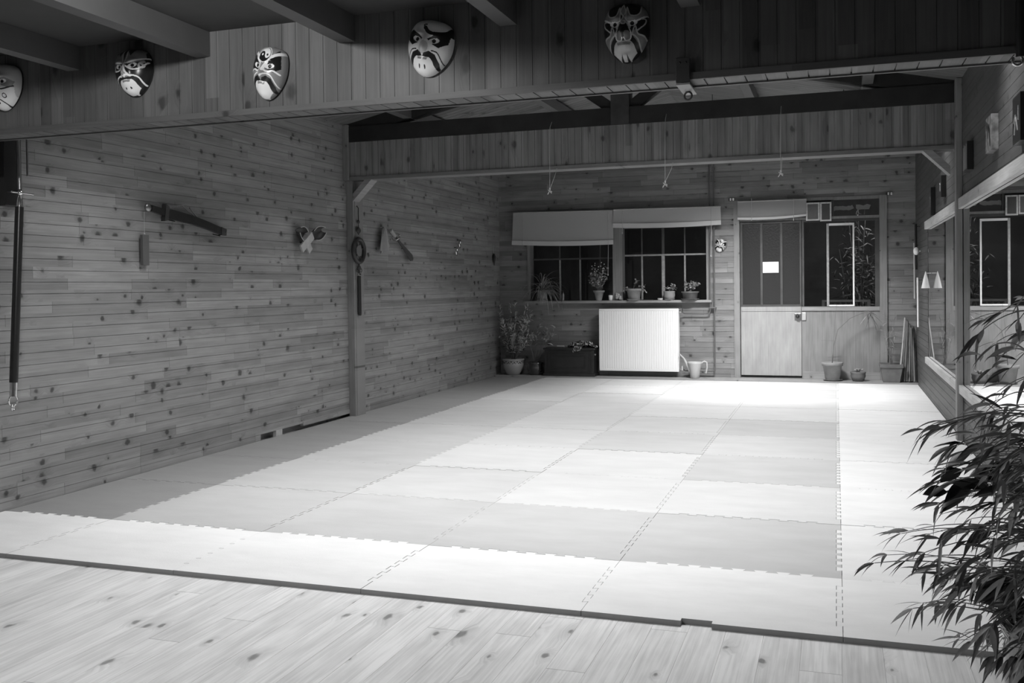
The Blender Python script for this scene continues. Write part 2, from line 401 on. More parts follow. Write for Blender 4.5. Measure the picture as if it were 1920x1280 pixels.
# right wall with the mirror let into it
MZ0, MZ1 = .46, 1.90; MY1 = 8.33
m = MB()
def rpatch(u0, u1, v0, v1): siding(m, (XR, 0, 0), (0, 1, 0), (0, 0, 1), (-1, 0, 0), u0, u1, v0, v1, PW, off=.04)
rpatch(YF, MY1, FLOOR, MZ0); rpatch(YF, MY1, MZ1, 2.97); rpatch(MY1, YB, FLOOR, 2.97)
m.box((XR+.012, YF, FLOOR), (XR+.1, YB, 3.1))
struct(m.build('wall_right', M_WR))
# wall behind the viewer
m = MB(); m.box((XL, YF-.1, FLOOR), (XR+.1, YF, 2.6)); struct(m.build('wall_front', M_WB))

# sloping board ceiling of the hall (boards run down the slope)
m = MB()
siding(m, (XL, 0, ZE), (1, 0, SL), (0, 1, 0), (0, 0, -1), 0, XM-XL, .46, YB, .10, g=.006)
siding(m, (XR, 0, ZE), (-1, 0, SL), (0, 1, 0), (0, 0, -1), 0, XR-XM, .46, YB, .10, g=.006)
for xa in (XL, XR):
    m.quad([(xa, .3, ZE+.05), (XM, .3, ZA+.05), (XM, YB, ZA+.05), (xa, YB, ZE+.05)])
struct(m.build('ceiling', M_CE))
# flat low ceiling nearest the viewer
ZC = 2.515
m = MB(); m.box((XL, YF, ZC), (XR, .35, ZC+.05)); struct(m.build('ceiling', M_CEIL))
for k in range(7):
    xj = -2.775+.755*(k-2)
    m = MB(); m.box((xj-.075, YF, 2.40), (xj, .349, ZC-.001))
    struct(m.build('ceiling_joist', M_JOIST), 'grey ceiling joist running towards the beam with the masks')
m = MB()
for xx in (-4.0, -3.1): pass

# front clad beam carrying the masks
B1Y, B1B, B1Z = .35, .485, 2.115
m = MB()
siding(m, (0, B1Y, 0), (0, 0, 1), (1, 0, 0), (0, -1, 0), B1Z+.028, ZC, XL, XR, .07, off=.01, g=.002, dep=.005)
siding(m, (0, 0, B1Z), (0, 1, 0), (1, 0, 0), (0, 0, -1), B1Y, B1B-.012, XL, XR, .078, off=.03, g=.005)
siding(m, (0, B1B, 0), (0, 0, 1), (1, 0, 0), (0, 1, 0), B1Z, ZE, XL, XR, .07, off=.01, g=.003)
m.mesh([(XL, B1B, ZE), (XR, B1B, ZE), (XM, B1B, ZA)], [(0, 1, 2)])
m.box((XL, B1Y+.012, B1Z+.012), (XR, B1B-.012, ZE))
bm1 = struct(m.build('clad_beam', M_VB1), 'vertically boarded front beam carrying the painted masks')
m = MB(); m.box((XL, B1Y-.008, B1Z), (XR, B1Y+.004, B1Z+.027)); m.box((XL, B1B-.011, B1Z-.006), (XR, B1B+.006, B1Z+.004))
struct(m.build('trim_1', wood('beam_trim', 'x', 'z', .5, .10, var=.05, board=9, knots=.1, joint=False)))

# second clad beam under the truss
B2Y, B2B, B2Z, B2T = 5.30, 5.46, 2.41, 2.795
m = MB()
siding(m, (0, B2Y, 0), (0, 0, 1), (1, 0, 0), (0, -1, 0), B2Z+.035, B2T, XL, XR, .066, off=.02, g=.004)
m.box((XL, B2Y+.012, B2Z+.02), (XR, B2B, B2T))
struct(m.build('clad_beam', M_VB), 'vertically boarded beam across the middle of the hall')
m = MB(); m.box((XL, B2Y-.012, B2Z), (XR, B2B+.012, B2Z+.034)); struct(m.build('trim_2', M_TR2))
# posts and corner braces
m = MB(); m.box((XL+.0005, 5.33, FLOOR), (XL+.075, 5.36, B2Z-.001), 0, .003); m.box((XL+.0005, 5.361, FLOOR), (XL+.08, 5.54, B2Z-.001), 0, .004); m.box((XL+.0005, 5.26, B2Z), (XL+.06, 5.299, 2.97), 0, .003)
struct(m.build('post', M_PZ), 'pale pine post on the left wall with a tassel hanging on it')
m = MB(); m.box((XR-.048, 5.16, FLOOR), (XR-.001, 5.27, 2.97), 0, .003)
struct(m.build('post', M_PZ), 'pine post in front of the mirror joint on the right wall')
for sx, xw in ((1, XL+.08), (-1, XR-.075)):
    m = MB(); L = .21
    a = Vector((xw, 0, B2Z-L)); b = Vector((xw+sx*L, 0, B2Z)); n = Vector((sx, 0, -1)).normalized()*-.03
    vs = [(p.x, y, p.z) for y in (B2Y+.02, B2B) for p in (a, b, b+n*-0, a+n*-0)]
    q = [a, b, b+Vector((-sx*.075, 0, 0)), a+Vector((0, 0, .075))]
    vs = [(p.x, y, p.z) for y in (B2Y+.02, B2B) for p in q]
    m.mesh(vs, [(0, 1, 2, 3), (7, 6, 5, 4), (0, 4, 5, 1), (1, 5, 6, 2), (2, 6, 7, 3), (3, 7, 4, 0)])
    struct(m.build('corner_brace', M_PX), 'diagonal corner brace between %s post and middle beam' % ('left' if sx > 0 else 'right'))

# king-post truss
tr = thing('roof_truss', (XM, 5.37, B2T), 'dark timber king-post roof truss above the middle beam', 'truss'); tr['kind'] = 'structure'; del tr['category']
def bar(p, q, t, y0, y1):
    p = Vector(p); q = Vector(q); d = (q-p).normalized(); n = Vector((-d.z, 0, d.x))*t/2
    mb = MB(); c = [p-n, q-n, q+n, p+n]; vs = [(a.x, y, a.z) for y in (y0, y1) for a in c]
    mb.mesh(vs, [(0, 1, 2, 3), (7, 6, 5, 4), (0, 4, 5, 1), (1, 5, 6, 2), (2, 6, 7, 3), (3, 7, 4, 0)]); return mb
m = MB(); m.box((XL+.001, 5.29, B2T+.001), (XR-.001, 5.44, 2.955)); m.build('tie_beam', M_DARKW, tr)
m = MB(); m.box((XM-.085, 5.275, B2T+.002), (XM+.085, 5.455, ZA-.12)); m.build('king_post', mat('dark_timber_worn', .05, .7, noise_amt=.3), tr)
for s_ in (-1, 1):
    bar((XM-s_*2.82, 0, 2.92), (XM-s_*.05, 0, 2.92+2.77*SL), .15, 5.30, 5.43).build('rafter', M_DARKW, tr)
    bar((XM-s_*.08, 0, 2.95), (XM-s_*.62, 0, 3.34), .10, 5.32, 5.41).build('strut', M_DARKW, tr)
for xx in (-2.95, -4.05, -.85, .25):
    zz = ZE+SL*(min(xx-XL, XR-xx))
    m = MB(); m.box((xx-.045, .47, zz-.13), (xx+.045, YB-.002, zz-.02)); struct(m.build('purlin', mat('timber_mid', .12, .7)), 'roof purlin under the sloping board ceiling')

# ------------------------------------------------------------------ MATS
XS = [-4.75, -3.97, -2.965, -1.985, -.995, .005, XR-.004]
YS = [.262, 1.0, 2.0, 2.985, 3.99, 5.0, 6.0, 7.0, 7.95, 8.85, 9.735]
def seam(p, q, amp=.014, per=.0, straight=False):
    """puzzle edge from p to q: list of points including both ends"""
    p = Vector(p); q = Vector(q); L = (q-p).length
    if straight: return [p, q]
    n = max(2, int(L/.092)); d = (q-p)/n; nn = Vector((-d.y, d.x)).normalized()*amp; pts = [p]
    for i in range(n):
        a = p+d*i
        if i in (0, n-1): continue
        e = 1 if i % 2 == 0 else -1
        pts += [a+d*.30-nn*0, a+d*.18+nn*1.6, a+d*.72+nn*1.6, a+d*.60+nn*0] if False else [a+d*.28, a+d*.18+nn*1.7, a+d*.82+nn*1.7, a+d*.72]
    pts.append(q); return pts
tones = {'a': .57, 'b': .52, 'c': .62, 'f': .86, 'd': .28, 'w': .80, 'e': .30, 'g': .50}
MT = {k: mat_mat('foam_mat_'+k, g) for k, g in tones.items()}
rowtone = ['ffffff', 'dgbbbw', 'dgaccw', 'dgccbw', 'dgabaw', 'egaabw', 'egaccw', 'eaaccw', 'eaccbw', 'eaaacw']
ordn = ['first', 'second', 'third', 'fourth', 'fifth', 'sixth', 'seventh', 'eighth', 'ninth', 'tenth']
wrd = {'g': 'mid grey', 'a': 'grey', 'b': 'darker grey', 'c': 'light grey', 'f': 'very pale', 'd': 'dark grey', 'e': 'dark grey', 'w': 'very pale'}
colw = ['at the left wall', 'second from left wall', 'third from left wall', 'third from mirror wall', 'second from mirror wall', 'at the mirror wall']
for j in range(10):
    for i in range(6):
        x0, x1, y0, y1 = XS[i], XS[i+1], YS[j], YS[j+1]
        g = .0011
        bot = seam((x0, y0), (x1, y0), straight=(j == 0))
        rt = seam((x1, y0), (x1, y1), straight=(i == 5))
        top = seam((x0, y1), (x1, y1), straight=(j == 9))
        lf = seam((x0, y0), (x0, y1), straight=(i == 0))
        if j == 0:   # small raised and cut places along the front edge
            if i == 4: bot = [Vector((x0, y0)), Vector((x0+.40, y0)), Vector((x0+.40, y0+.03)), Vector((x0+.52, y0+.03)), Vector((x0+.52, y0)), Vector((x1, y0))]
        loop = bot[:-1]+rt[:-1]+top[::-1][:-1]+lf[::-1][:-1]
        cx_, cy_ = (x0+x1)/2, (y0+y1)/2
        pts = []
        for p in loop:
            pts.append((p.x-cx_, p.y-cy_))
        # shrink a little so that neighbours leave a hairline gap
        sx_, sy_ = 1-2*g/(x1-x0), 1-2*g/(y1-y0)
        m = MB(); n = len(pts); zt = random.uniform(-.0008, .0008)
        vs = [(cx_+a*sx_, cy_+b*sy_, FLOOR+.0005) for a, b in pts]+[(cx_+a*sx_, cy_+b*sy_, zt) for a, b in pts]
        m.mesh(vs, [(k, (k+1) % n, n+(k+1) % n, n+k) for k in range(n)], 1)
        m.mesh(vs, [tuple(range(n, 2*n))], 0)
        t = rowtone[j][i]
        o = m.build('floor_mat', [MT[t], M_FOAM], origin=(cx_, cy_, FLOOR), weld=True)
        rw = 'front row' if j == 0 else ('back row' if j == 9 else ordn[j]+' row from front')
        tag(o, '%s puzzle mat in %s, %s' % (wrd[t], rw, colw[i]), 'floor mat', 'puzzle mats covering the training floor')

# ------------------------------------------------------------------ MIRROR
mr_ = thing('wall_mirror', (XR, 5.4, MZ0), 'long wall mirror with pale wooden rails on the right wall', 'mirror')
for a, b in ((YF+.01, 5.21), (5.22, MY1-.001)):
    m = MB(); m.box((XR+.002, a, MZ0+.001), (XR+.010, b, MZ1-.001)); m.build('mirror_pane', M_MIR, mr_)
M_RAIL = wood('rail_pine', 'y', 'z', .5, .50, var=.05, board=9, knots=.1, joint=False)
for z0, z1, dp in ((MZ0-.07, MZ0+.0, .035), (MZ1+.0, MZ1+.085, .035)):
    for a, b in ((YF+.02, 5.155), (5.275, MY1)):
        m = MB(); m.box((XR-dp, a, z0), (XR-.001, b, z1), 0, .003); m.build('rail', M_RAIL, mr_)

# ------------------------------------------------------------------ WINDOW ON THE BACK WALL
def X(px): return bw(px, 520)[0]
def Z(py, px=1250): return bw(px, py)[1]
GY = YB+.13
win = thing('window_1', ((WX0+WX1)/2, YB, WZ0), None, None); win['kind'] = 'structure'; win['label'] = 'steel-barred window with a row of plants on its sill'
m = MB()
xa, xb = X(1150), X(1168)
m.box((WX0+.001, YB-.02, WZ0+.001), (WX0+.045, YB+.16, WZ1-.001)); m.box((WX1-.045, YB-.02, WZ0+.001), (WX1-.001, YB+.16, WZ1-.001))
m.box((xa, YB-.03, WZ0+.001), (xb, YB+.16, WZ1-.001)); m.box((WX0+.045, YB+.08, WZ1-.05), (WX1-.045, YB+.16, WZ1-.001))
m.build('window_frame', M_PZ, win)
m = MB(); m.box((WX0-.03, YB-.09, WZ0-.035), (WX1+.03, YB+.16, WZ0), 0, .004); m.build('window_sill', M_PX, win)
for (l, r, bars, hb, mm_) in ((WX0+.046, xa-.001, (1046, 1084, 1122), 481, 0), (xb+.001, WX1-.046, (1201, 1241, 1282), 477, 1)):
    m = MB(); z_ = Z(hb)
    m.box((l, GY-.012, z_-.012), (r, GY+.012, z_+.012), mm_)
    for k, px in enumerate(bars):
        xx = X(px); wdt = .022 if (mm_ and k == 1) else .011
        m.box((xx-wdt, GY-.012, WZ0+.003), (xx+wdt, GY+.012, z_-.0125), 1 if (k == 1 or mm_ or k == 0) else 0); m.box((xx-wdt*.8, GY-.012, z_+.0125), (xx+wdt*.8, GY+.012, WZ1-.052), 0)
    m.build('glazing_bars', [M_STEEL, M_STEELW], win)
    m = MB(); m.box((l, GY+.014, WZ0+.003), (r, GY+.018, WZ1-.052)); m.build('glass', M_GLASS, win)

# ------------------------------------------------------------------ DOOR AND SIDE GLAZING
def V(px, py, y=YB): return at(px, py, 'y', y)
dr = thing('door_1', (V(1446, 700).x, YB, LEDGE), None, None); dr['kind'] = 'structure'; dr['label'] = 'half-glazed door with pale lower panel and a white paper on the glass'
DL, DR = V(1388, 600).x, V(1503, 600).x; DT = V(1446, 414).z; DM = V(1446, 575).z; DB = LEDGE+.035
DY = YB+.03
m = MB(); m.box((DL+.008, DY, DB), (DR-.004, DY+.04, DM)); LP = m.build('lower_panel', M_DOOR, dr)
m = MB(); m.box((DL+.01, DY-.008, DM-.06), (DR-.006, DY-.0005, DM-.045)); m.build('moulding', M_DOOR, LP)
m = MB()
for px in (1390, 1427.5, 1465, 1501.5):
    xx = V(px, 500).x; m.box((xx-.015, DY, DM+.001), (xx+.015, DY+.04, DT-.001), 0)
m.box((DL+.01, DY+.001, DT-.035), (DR-.006, DY+.039, DT)); m.box((DL+.01, DY+.001, DM+.0015), (DR-.006, DY+.039, DM+.03))
m.build('door_frame', M_STEEL, dr)
for a, b in ((1390, 1427.5), (1427.5, 1465), (1465, 1501.5)):
    m = MB(); m.box((V(a, 500).x+.016, DY+.018, DM+.031), (V(b, 500).x-.016, DY+.024, DT-.036)); m.build('glass_pane', M_PATT, dr)
lk = MB(); c = V(1497, 593, DY); lk.box((c.x-.05, DY-.012, c.z-.05), (c.x+.035, DY-.0005, c.z+.04), 0, .003)
lk.tube([(c.x-.008, DY-.012, c.z), (c.x-.008, DY-.045, c.z)], .022, 16, 1); lk.ball((c.x-.008, DY-.05, c.z), .026, 1)
lo = lk.build('lock', [M_BRASS, M_IRON], bpy.data.objects.get(LP.name))
lk = MB(); lk.box((DR+.004, DY-.03, c.z-.05), (DR+.055, DY-.001, c.z+.055), 0, .004); 
pp = MB(); a = V(1430, 491, DY+.012); b = V(1460, 511, DY+.012); pp.box((a.x, DY+.014, b.z), (b.x, DY+.0165, a.z)); tag(pp.build('paper_note', M_PAPER), 'blank white paper sheet stuck on the middle glass of the door', 'paper')
# surrounding frame
m = MB()
FX0, FX1 = DX0, DX1; IX1 = V(1650, 600).x
m.box((FX0+.001, YB-.025, LEDGE), (DL-.001, YB+.15, DZ1-.001)); m.box((IX1, YB-.025, LEDGE+.0), (FX1-.001, YB+.15, DZ1-.001))
m.box((DL, YB+.0, DT+.003), (IX1-.001, YB+.12, DT+.035)); m.box((DL, YB-.01, DZ1-.04), (IX1-.001, YB+.13, DZ1-.001))
fr_ = m.build('door_surround', M_PZ); struct(fr_, 'pine frame around the door and side glazing')
lk.build('keeper', mat('pale_metal', .55, .3, metal=.3), fr_, origin=(0, 0, 0))
wn = thing('window_2', ((DR+IX1)/2, YB, DM), None, None); wn['kind'] = 'structure'; wn['label'] = 'tall side window with a white casement frame over a boarded panel'
m = MB(); m.box((DR+.002, YB+.02, LEDGE+.001), (IX1-.001, YB+.05, DM)); m.build('lower_panel', wood('side_panel', 'z', 'x', .9, .225, var=.03, board=9, knots=0, joint=False, grain=.2), wn)
m = MB(); m.box((DR+.002, YB+.0, DM-.055), (IX1-.001, YB+.0195, DM-.005)); m.box((DR+.02, YB+.0, LEDGE+.001), (IX1-.001, YB+.0195, LEDGE+.1)); m.build('rail', M_PX, wn)
m = MB()
m.box((DR+.002, YB+.03, DM+.001), (DR+.035, YB+.08, DT+.002)); m.box((DR+.036, YB+.03, DT-.03), (IX1-.001, YB+.08, DT+.002))
m.box((V(1641, 500).x, YB+.03, DM+.001), (IX1-.001, YB+.08, DT-.031))
m.build('steel_frame', M_STEEL, wn)
m = MB(); a, b = V(1550, 500).x, V(1602, 500).x; zb, zt = DM+.003, V(1575, 418).z
m.box((a, YB+.01, zb), (a+.03, YB+.045, zt), 0); m.box((b-.02, YB+.01, zb), (b, YB+.045, zt), 1); m.box((a+.03, YB+.01, zt-.03), (b-.02, YB+.045, zt), 1); m.box((a+.03, YB+.01, zb), (b-.02, YB+.045, zb+.02), 1)
m.build('casement', [M_STEELW, M_WHITE], wn)
m = MB(); m.box((DR+.036, YB+.084, DM+.001), (IX1-.002, YB+.088, DT-.001)); m.build('glass', M_GLASS, wn)
# transom row over the door
tz0, tz1 = DT+.036, DZ1-.041
m = MB(); xq = V(1559, 400).x; m.box((xq+.03, YB+.06, tz0), (IX1-.001, YB+.064, tz1)); m.build('transom_glass', M_GLASS, wn)
m = MB(); m.box((DL+.001, YB+.06, tz0), (xq-.001, YB+.07, tz1)); m.build('transom_board', M_PATT, wn)
m = MB(); m.box((xq, YB+.02, tz0), (xq+.029, YB+.09, tz1)); m.build('transom_post', M_STEEL, wn)
m = MB()
z_a, z_b = tz0+.02, tz0+.05
import itertools
xs_ = [xq+.03+(IX1-xq-.04)*i/24 for i in range(25)]
top_ = [(x_, tz1-.07-.02*random.random()) for x_ in xs_[:11]]; 
poly = [(xs_[0], tz0+.07)]+[(x_, tz0+.075+.01*random.random()) for x_ in xs_[1:10]]+[(xs_[11], tz0+.10)]+top_[::-1]
# ragged grey strip modelled as a reflection on the transom glass
m.prism(poly, .002, 0, Matrix.Translation((0, YB+.0595, 0)) @ Matrix.Rotation(PI/2, 4, 'X'))
poly = [(xs_[12], tz0+.10), (xs_[13], tz0+.075)]+[(xs_[k], tz0+.08+.015*random.random()) for k in (15, 17, 19)]+[(xs_[20], tz1-.08), (xs_[18], tz1-.065), (xs_[16], tz1-.085), (xs_[14], tz1-.07), (xs_[12], tz1-.07)]
m.prism(poly, .002, 0, Matrix.Translation((0, YB+.0595, 0)) @ Matrix.Rotation(PI/2, 4, 'X'))
tag(m.build('reflection_strip', mat('reflection_grey', .22, .8)), 'ragged strip painted as a reflection on the transom glass above the side window', 'paper')

# outside, beyond the glass: a dim yard with bamboo and a lattice rail
YY = YB+2.2
m = MB(); m.box((-6.5, YY+1.5, -.3), (4, YY+1.6, 3.2)); struct(m.build('yard_wall', mat('yard_wall', .25, .9, noise_amt=.25, noise_scale=2)), 'dim wall of the yard outside the windows')
m = MB(); m.box((-6.5, YB+.22, -.32), (4, YY+1.5, -.3)); struct(m.build('yard_ground', M_SOIL), 'dark ground of the yard outside')
m = MB()
za, zc = .93, 1.07
p0, p1 = at(1541, 565, 'y', YB+.7), at(1632, 565, 'y', YB+.7)
yy = YB+.7; zt_ = at(1580, 562, 'y', yy).z
m.box((p0.x, yy, zt_-.03), (p1.x, yy+.04, zt_)); m.box((p0.x, yy, -.3), (p0.x+.04, yy+.04, zt_-.031)); m.box((p1.x-.04, yy, -.3), (p1.x, yy+.04, zt_-.031))
n_ = 8
for k in range(n_):
    xa_ = p0.x+.04+(p1.x-p0.x-.08)*k/n_; xb_ = p0.x+.04+(p1.x-p0.x-.08)*(k+1)/n_
    m.tube([(xa_, yy+.02, zt_-.25), (xb_, yy+.02, zt_-.032)], .008, 6); m.tube([(xb_, yy+.026, zt_-.25), (xa_, yy+.026, zt_-.032)], .008, 6)
m.box((p0.x+.04, yy+.005, zt_-.28), (p1.x-.04, yy+.035, zt_-.25))
tag(m.build('lattice_rail', mat('weathered_rail', .5, .7)), 'pale lattice rail outside the side window', 'railing')
yl = bpy.data.lights.new('yard_fill', 'AREA'); yl.size = .6; yl.energy = 30; ylo = bpy.data.objects.new('yard_fill', yl); COL.objects.link(ylo)  # fill light added outside so the yard shows through the glass
ylo.location = (.4, YB+.30, 2.75); ylo.rotation_euler = (.45, 0, 0)

# ------------------------------------------------------------------ BLINDS
def blind(tl, tr_, br, bl_, y, hem, label, cords, g=.20):
    T0, T1, B1_, B0 = [at(p[0], p[1], 'y', y) for p in (tl, tr_, br, bl_)]
    t = thing('roller_blind', ((T0.x+T1.x)/2, y, T0.z), label, 'blind', 'woven blinds over the window and door')
    m = MB(); n = 24
    def pt(u, v, d=0):
        a = T0.lerp(T1, u); b = B0.lerp(B1_, u); sag = -.018*math.sin(PI*u)*v
        p = a.lerp(b, v); return Vector((p.x, y-d-.012*math.sin(PI*v)*0, p.z+sag))
    hz = hem/max(.01, (T0-B0).length)
    for i in range(n):
        for j in range(6):
            v0, v1 = (1-hz)*j/6, (1-hz)*(j+1)/6; u0, u1 = i/n, (i+1)/n
            m.quad([pt(u0, v0), pt(u1, v0), pt(u1, v1), pt(u0, v1)], 0, True)
            m.quad([pt(u0, v0, -.004), pt(u1, v0, -.004), pt(u1, v1, -.004), pt(u0, v1, -.004)], 0, True)
    M_ = bpy.data.materials.get('woven_blind_%d' % int(g*100))
    if not M_:
        M_ = mat('woven_blind_%d' % int(g*100), g, .85); nt = M_.node_tree; b = nt.nodes['Principled BSDF']
        tc = nt.nodes.new('ShaderNodeTexCoord'); wv = nt.nodes.new('ShaderNodeTexWave'); wv.bands_direction = 'Z'; wv.inputs['Scale'].default_value = 60; wv.inputs['Distortion'].default_value = 1
        nt.links.new(tc.outputs['Object'], wv.inputs['Vector']); bp = nt.nodes.new('ShaderNodeBump'); bp.inputs['Distance'].default_value = .003
        nt.links.new(wv.outputs['Fac'], bp.inputs['Height']); nt.links.new(bp.outputs[0], b.inputs['Normal'])
    m.build('cloth', M_, t)
    m = MB()
    for i in range(n):
        u0, u1 = i/n, (i+1)/n; e = .006
        a, b, c, d = pt(u0, 1-hz, .012), pt(u1, 1-hz, .012), pt(u1, 1, .012), pt(u0, 1, .012)
        a2, b2, c2, d2 = [Vector((p.x, y+.005, p.z)) for p in (a, b, c, d)]
        m.quad([a, b, c, d], 0, True); m.quad([a2, b2, c2, d2], 0, True); m.quad([a, b, b2, a2]); m.quad([d, c, c2, d2])
        if i == 0: m.quad([a, d, d2, a2])
        if i == n-1: m.quad([b, c, c2, b2])
    m.build('bottom_hem', mat('blind_hem', g*1.03, .8), t)
    m = MB(); m.tube([T0+Vector((0, .008, .006)), T1+Vector((0, .008, .006))], .011, 10); m.build('head_rod', M_LIGHTW, t)
    for (px, py0, py1) in cords:
        m = MB(); a = at(px, py0, 'y', y-.02); b = at(px, py1, 'y', y-.02)
        m.tube([a, (a+b)/2+Vector((.004, 0, 0)), b], .0035, 6); m.ball(b, .009, 0, 8, (1, 1, 1.6)); m.build('pull_cord', M_CORD, t)
    return t
blind((962, 400), (1149, 395), (1150, 458), (960, 459), 9.93, .062, 'woven blind lowered over the left part of the window', ((980, 402, 458), (1140, 396, 515)), .58)
blind((1150, 394), (1351, 388), (1352, 421), (1149, 427), 9.915, .062, 'shorter woven blind over the right part of the window', ((1167, 394, 437), (1333, 388, 480)), .56)
blind((1383, 379), (1512, 374), (1511, 405), (1383, 412), 9.98, .03, 'woven blind rolled up above the half-glazed door', ((1409, 372, 412), (1488, 372, 412)), .42)

# two framed boxes beside the door blind
def frame_box(px0, px1, py0, py1, y, g, label):
    a = at(px0, py0, 'y', y); b = at(px1, py1, 'y', y)
    t = thing('framed_panel', ((a.x+b.x)/2, y, b.z), label, 'panel')
    m = MB(); m.box((a.x+.02, y+.006, b.z+.02), (b.x-.02, y+.028, a.z-.02)); m.build('panel', mat('panel_%d' % int(g*100), g, .35, noise_amt=.25, noise_scale=5), t)
    m = MB()
    for q in (((a.x, b.z), (a.x+.02, a.z)), ((b.x-.02, b.z), (b.x, a.z)), ((a.x+.02, b.z), (b.x-.02, b.z+.02)), ((a.x+.02, a.z-.02), (b.x-.02, a.z))):
        m.box((q[0][0], y, q[0][1]), (q[1][0], y+.03, q[1][1]), 0, .002)
    m.build('frame', mat('frame_pale', .55, .5, noise_amt=.2, noise_scale=30), t)
frame_box(1511, 1537, 380, 413, 10.0, .12, 'pale-rimmed dark panel next to the end of the door blind')
frame_box(1537.5, 1559, 379, 414, 10.0, .07, 'narrow panel with a flaking pale rim right of the door blind')

# ------------------------------------------------------------------ RADIATOR AND PIPES
RY = 9.86
a = at(1123, 579, 'y', RY); b = at(1273, 697, 'y', RY)
rd = thing('radiator', ((a.x+b.x)/2, RY, b.z), 'white ribbed panel radiator fixed on the back wall under the window', 'radiator')
m = MB(); nr = 33; w_ = (b.x-a.x-.03)/nr
prof = []
for k in range(nr):
    x0 = a.x+.015+k*w_
    prof += [(x0, 0), (x0+w_*.62, 0), (x0+w_*.70, .0028), (x0+w_*.86, .0028), (x0+w_*.94, 0)]
prof.append((b.x-.015, 0))
z0, z1 = b.z+.03, a.z-.03
for (xa_, d0), (xb_, d1) in zip(prof, prof[1:]): m.quad([(xa_, RY+d0, z0), (xb_, RY+d1, z0), (xb_, RY+d1, z1), (xa_, RY+d0, z1)])
m.box((a.x, RY, z1), (b.x, RY+.05, a.z), 0, .004); m.box((a.x, RY, b.z), (b.x, RY+.05, z0), 0, .004)
m.box((a.x, RY, z0), (a.x+.015, RY+.05, z1)); m.box((b.x-.015, RY, z0), (b.x, RY+.05, z1)); m.box((a.x+.015, RY+.012, z0), (b.x-.015, RY+.05, z1))
m.build('front_panel', M_WHITE, rd)
m = MB(); m.box((a.x, RY+.055, b.z), (b.x, RY+.11, a.z-.012), 0, .004); m.build('rear_panel', M_WHITE, rd)
for xx in (a.x+.2, b.x-.2):
    m = MB(); m.box((xx, RY+.111, b.z+.1), (xx+.04, YB-.001, b.z+.5)); m.build('bracket', M_IRON, rd)
for zz in (a.z-.04, b.z+.04):
    m = MB(); m.tube([(b.x, RY+.03, zz), (b.x+.05, RY+.03, zz)], .014, 10); m.tube([(b.x+.045, RY+.03, zz-.02), (b.x+.045, RY+.03, zz+.045)], .017, 10); m.build('valve', M_CHROME, rd)
xp1, xp2 = at(1331, 480, 'y', 9.99).x, at(1336, 480, 'y', 9.99).x-.0
PY = 9.985
m = MB(); z_ = a.z-.04-.02
m.tube([(b.x+.047, RY+.03, z_+.02), (b.x+.06, PY, z_-.01), (xp1-.05, PY, z_-.012), (xp1-.008, PY, z_-.005), (xp1, PY, z_+.04), (xp1, PY, 2.96)], .0095, 10)
tag(m.build('heating_pipe', M_PIPE), 'thin dark heating pipe feeding the top valve of the radiator', 'pipe', 'heating pipes')
m = MB(); z_ = b.z+.02
m.tube([(b.x+.047, RY+.03, z_+.02), (b.x+.07, PY, z_-.01), (xp2-.03, PY, z_-.012), (xp2+.018, PY, z_-.008), (xp2+.022, PY, z_+.04), (xp2+.022, PY, 2.96)], .0095, 10)
tag(m.build('heating_pipe', M_PIPE), 'thin dark heating pipe running down to the bottom valve of the radiator', 'pipe', 'heating pipes')
m = MB(); zc_ = at(1333, 577, 'y', PY).z; m.box((xp1-.02, PY-.013, zc_-.008), (xp2+.042, YB-.0005, zc_+.008), 0, .003); tag(m.build('pipe_clip', M_PIPE), 'clip holding the two heating pipes on the wall', 'clip')

# ------------------------------------------------------------------ PLANTS AND POTS
def pot_mesh(c, rt, rb, h, mi=0, rim=.012, rimh=.2, n=32):
    m = MB(); hr = h*rimh
    m.lathe([(rb*.96, 0), (rb, .004), (rt-.006, h-hr), (rt+rim*.6, h-hr+.002), (rt+rim, h-.003), (rt+rim*.7, h), (rt-.012, h), (rt-.016, h-.025), (.001, h-.026)], c, n)
    return m
def potted(name, c, rt, rb, h, pmat, label, cat='potted plant', group=None, saucer=True, rim=.012, shape=None):
    t = thing(name, c, label, cat, group)
    dz = 0
    if saucer:
        m = MB(); m.lathe([(rb*1.05, 0), (rb*1.35, .018), (rb*1.38, .020), (rb*1.3, .020), (rb*1.05, .006), (.001, .006)], c, 28); m.build('saucer', pmat, t); dz = .0065
    cc = (c[0], c[1], c[2]+dz)
    if shape: m = MB(); m.lathe([(r*rt, z*h) for r, z in shape], cc, 36)
    else: m = pot_mesh(cc, rt, rb, h, rim=rim)
    m.build('pot', pmat, t)
    m = MB(); m.lathe([(rt*.86, h-.028+dz), (rt*.5, h-.018+dz), (.001, h-.012+dz)], (c[0], c[1], c[2]), 20); m.build('soil', M_SOIL, t)
    return t, Vector((c[0], c[1], c[2]+h-.02+dz))
def rnd_dir(el0, el1, az=None):
    az = random.uniform(0, 2*PI) if az is None else az; el = math.radians(random.uniform(el0, el1))
    return Vector((math.cos(az)*math.cos(el), math.sin(az)*math.cos(el), math.sin(el)))
def clampy(p, ymax):
    return Vector((max(p.x, XL+.03), min(p.y, ymax), p.z))
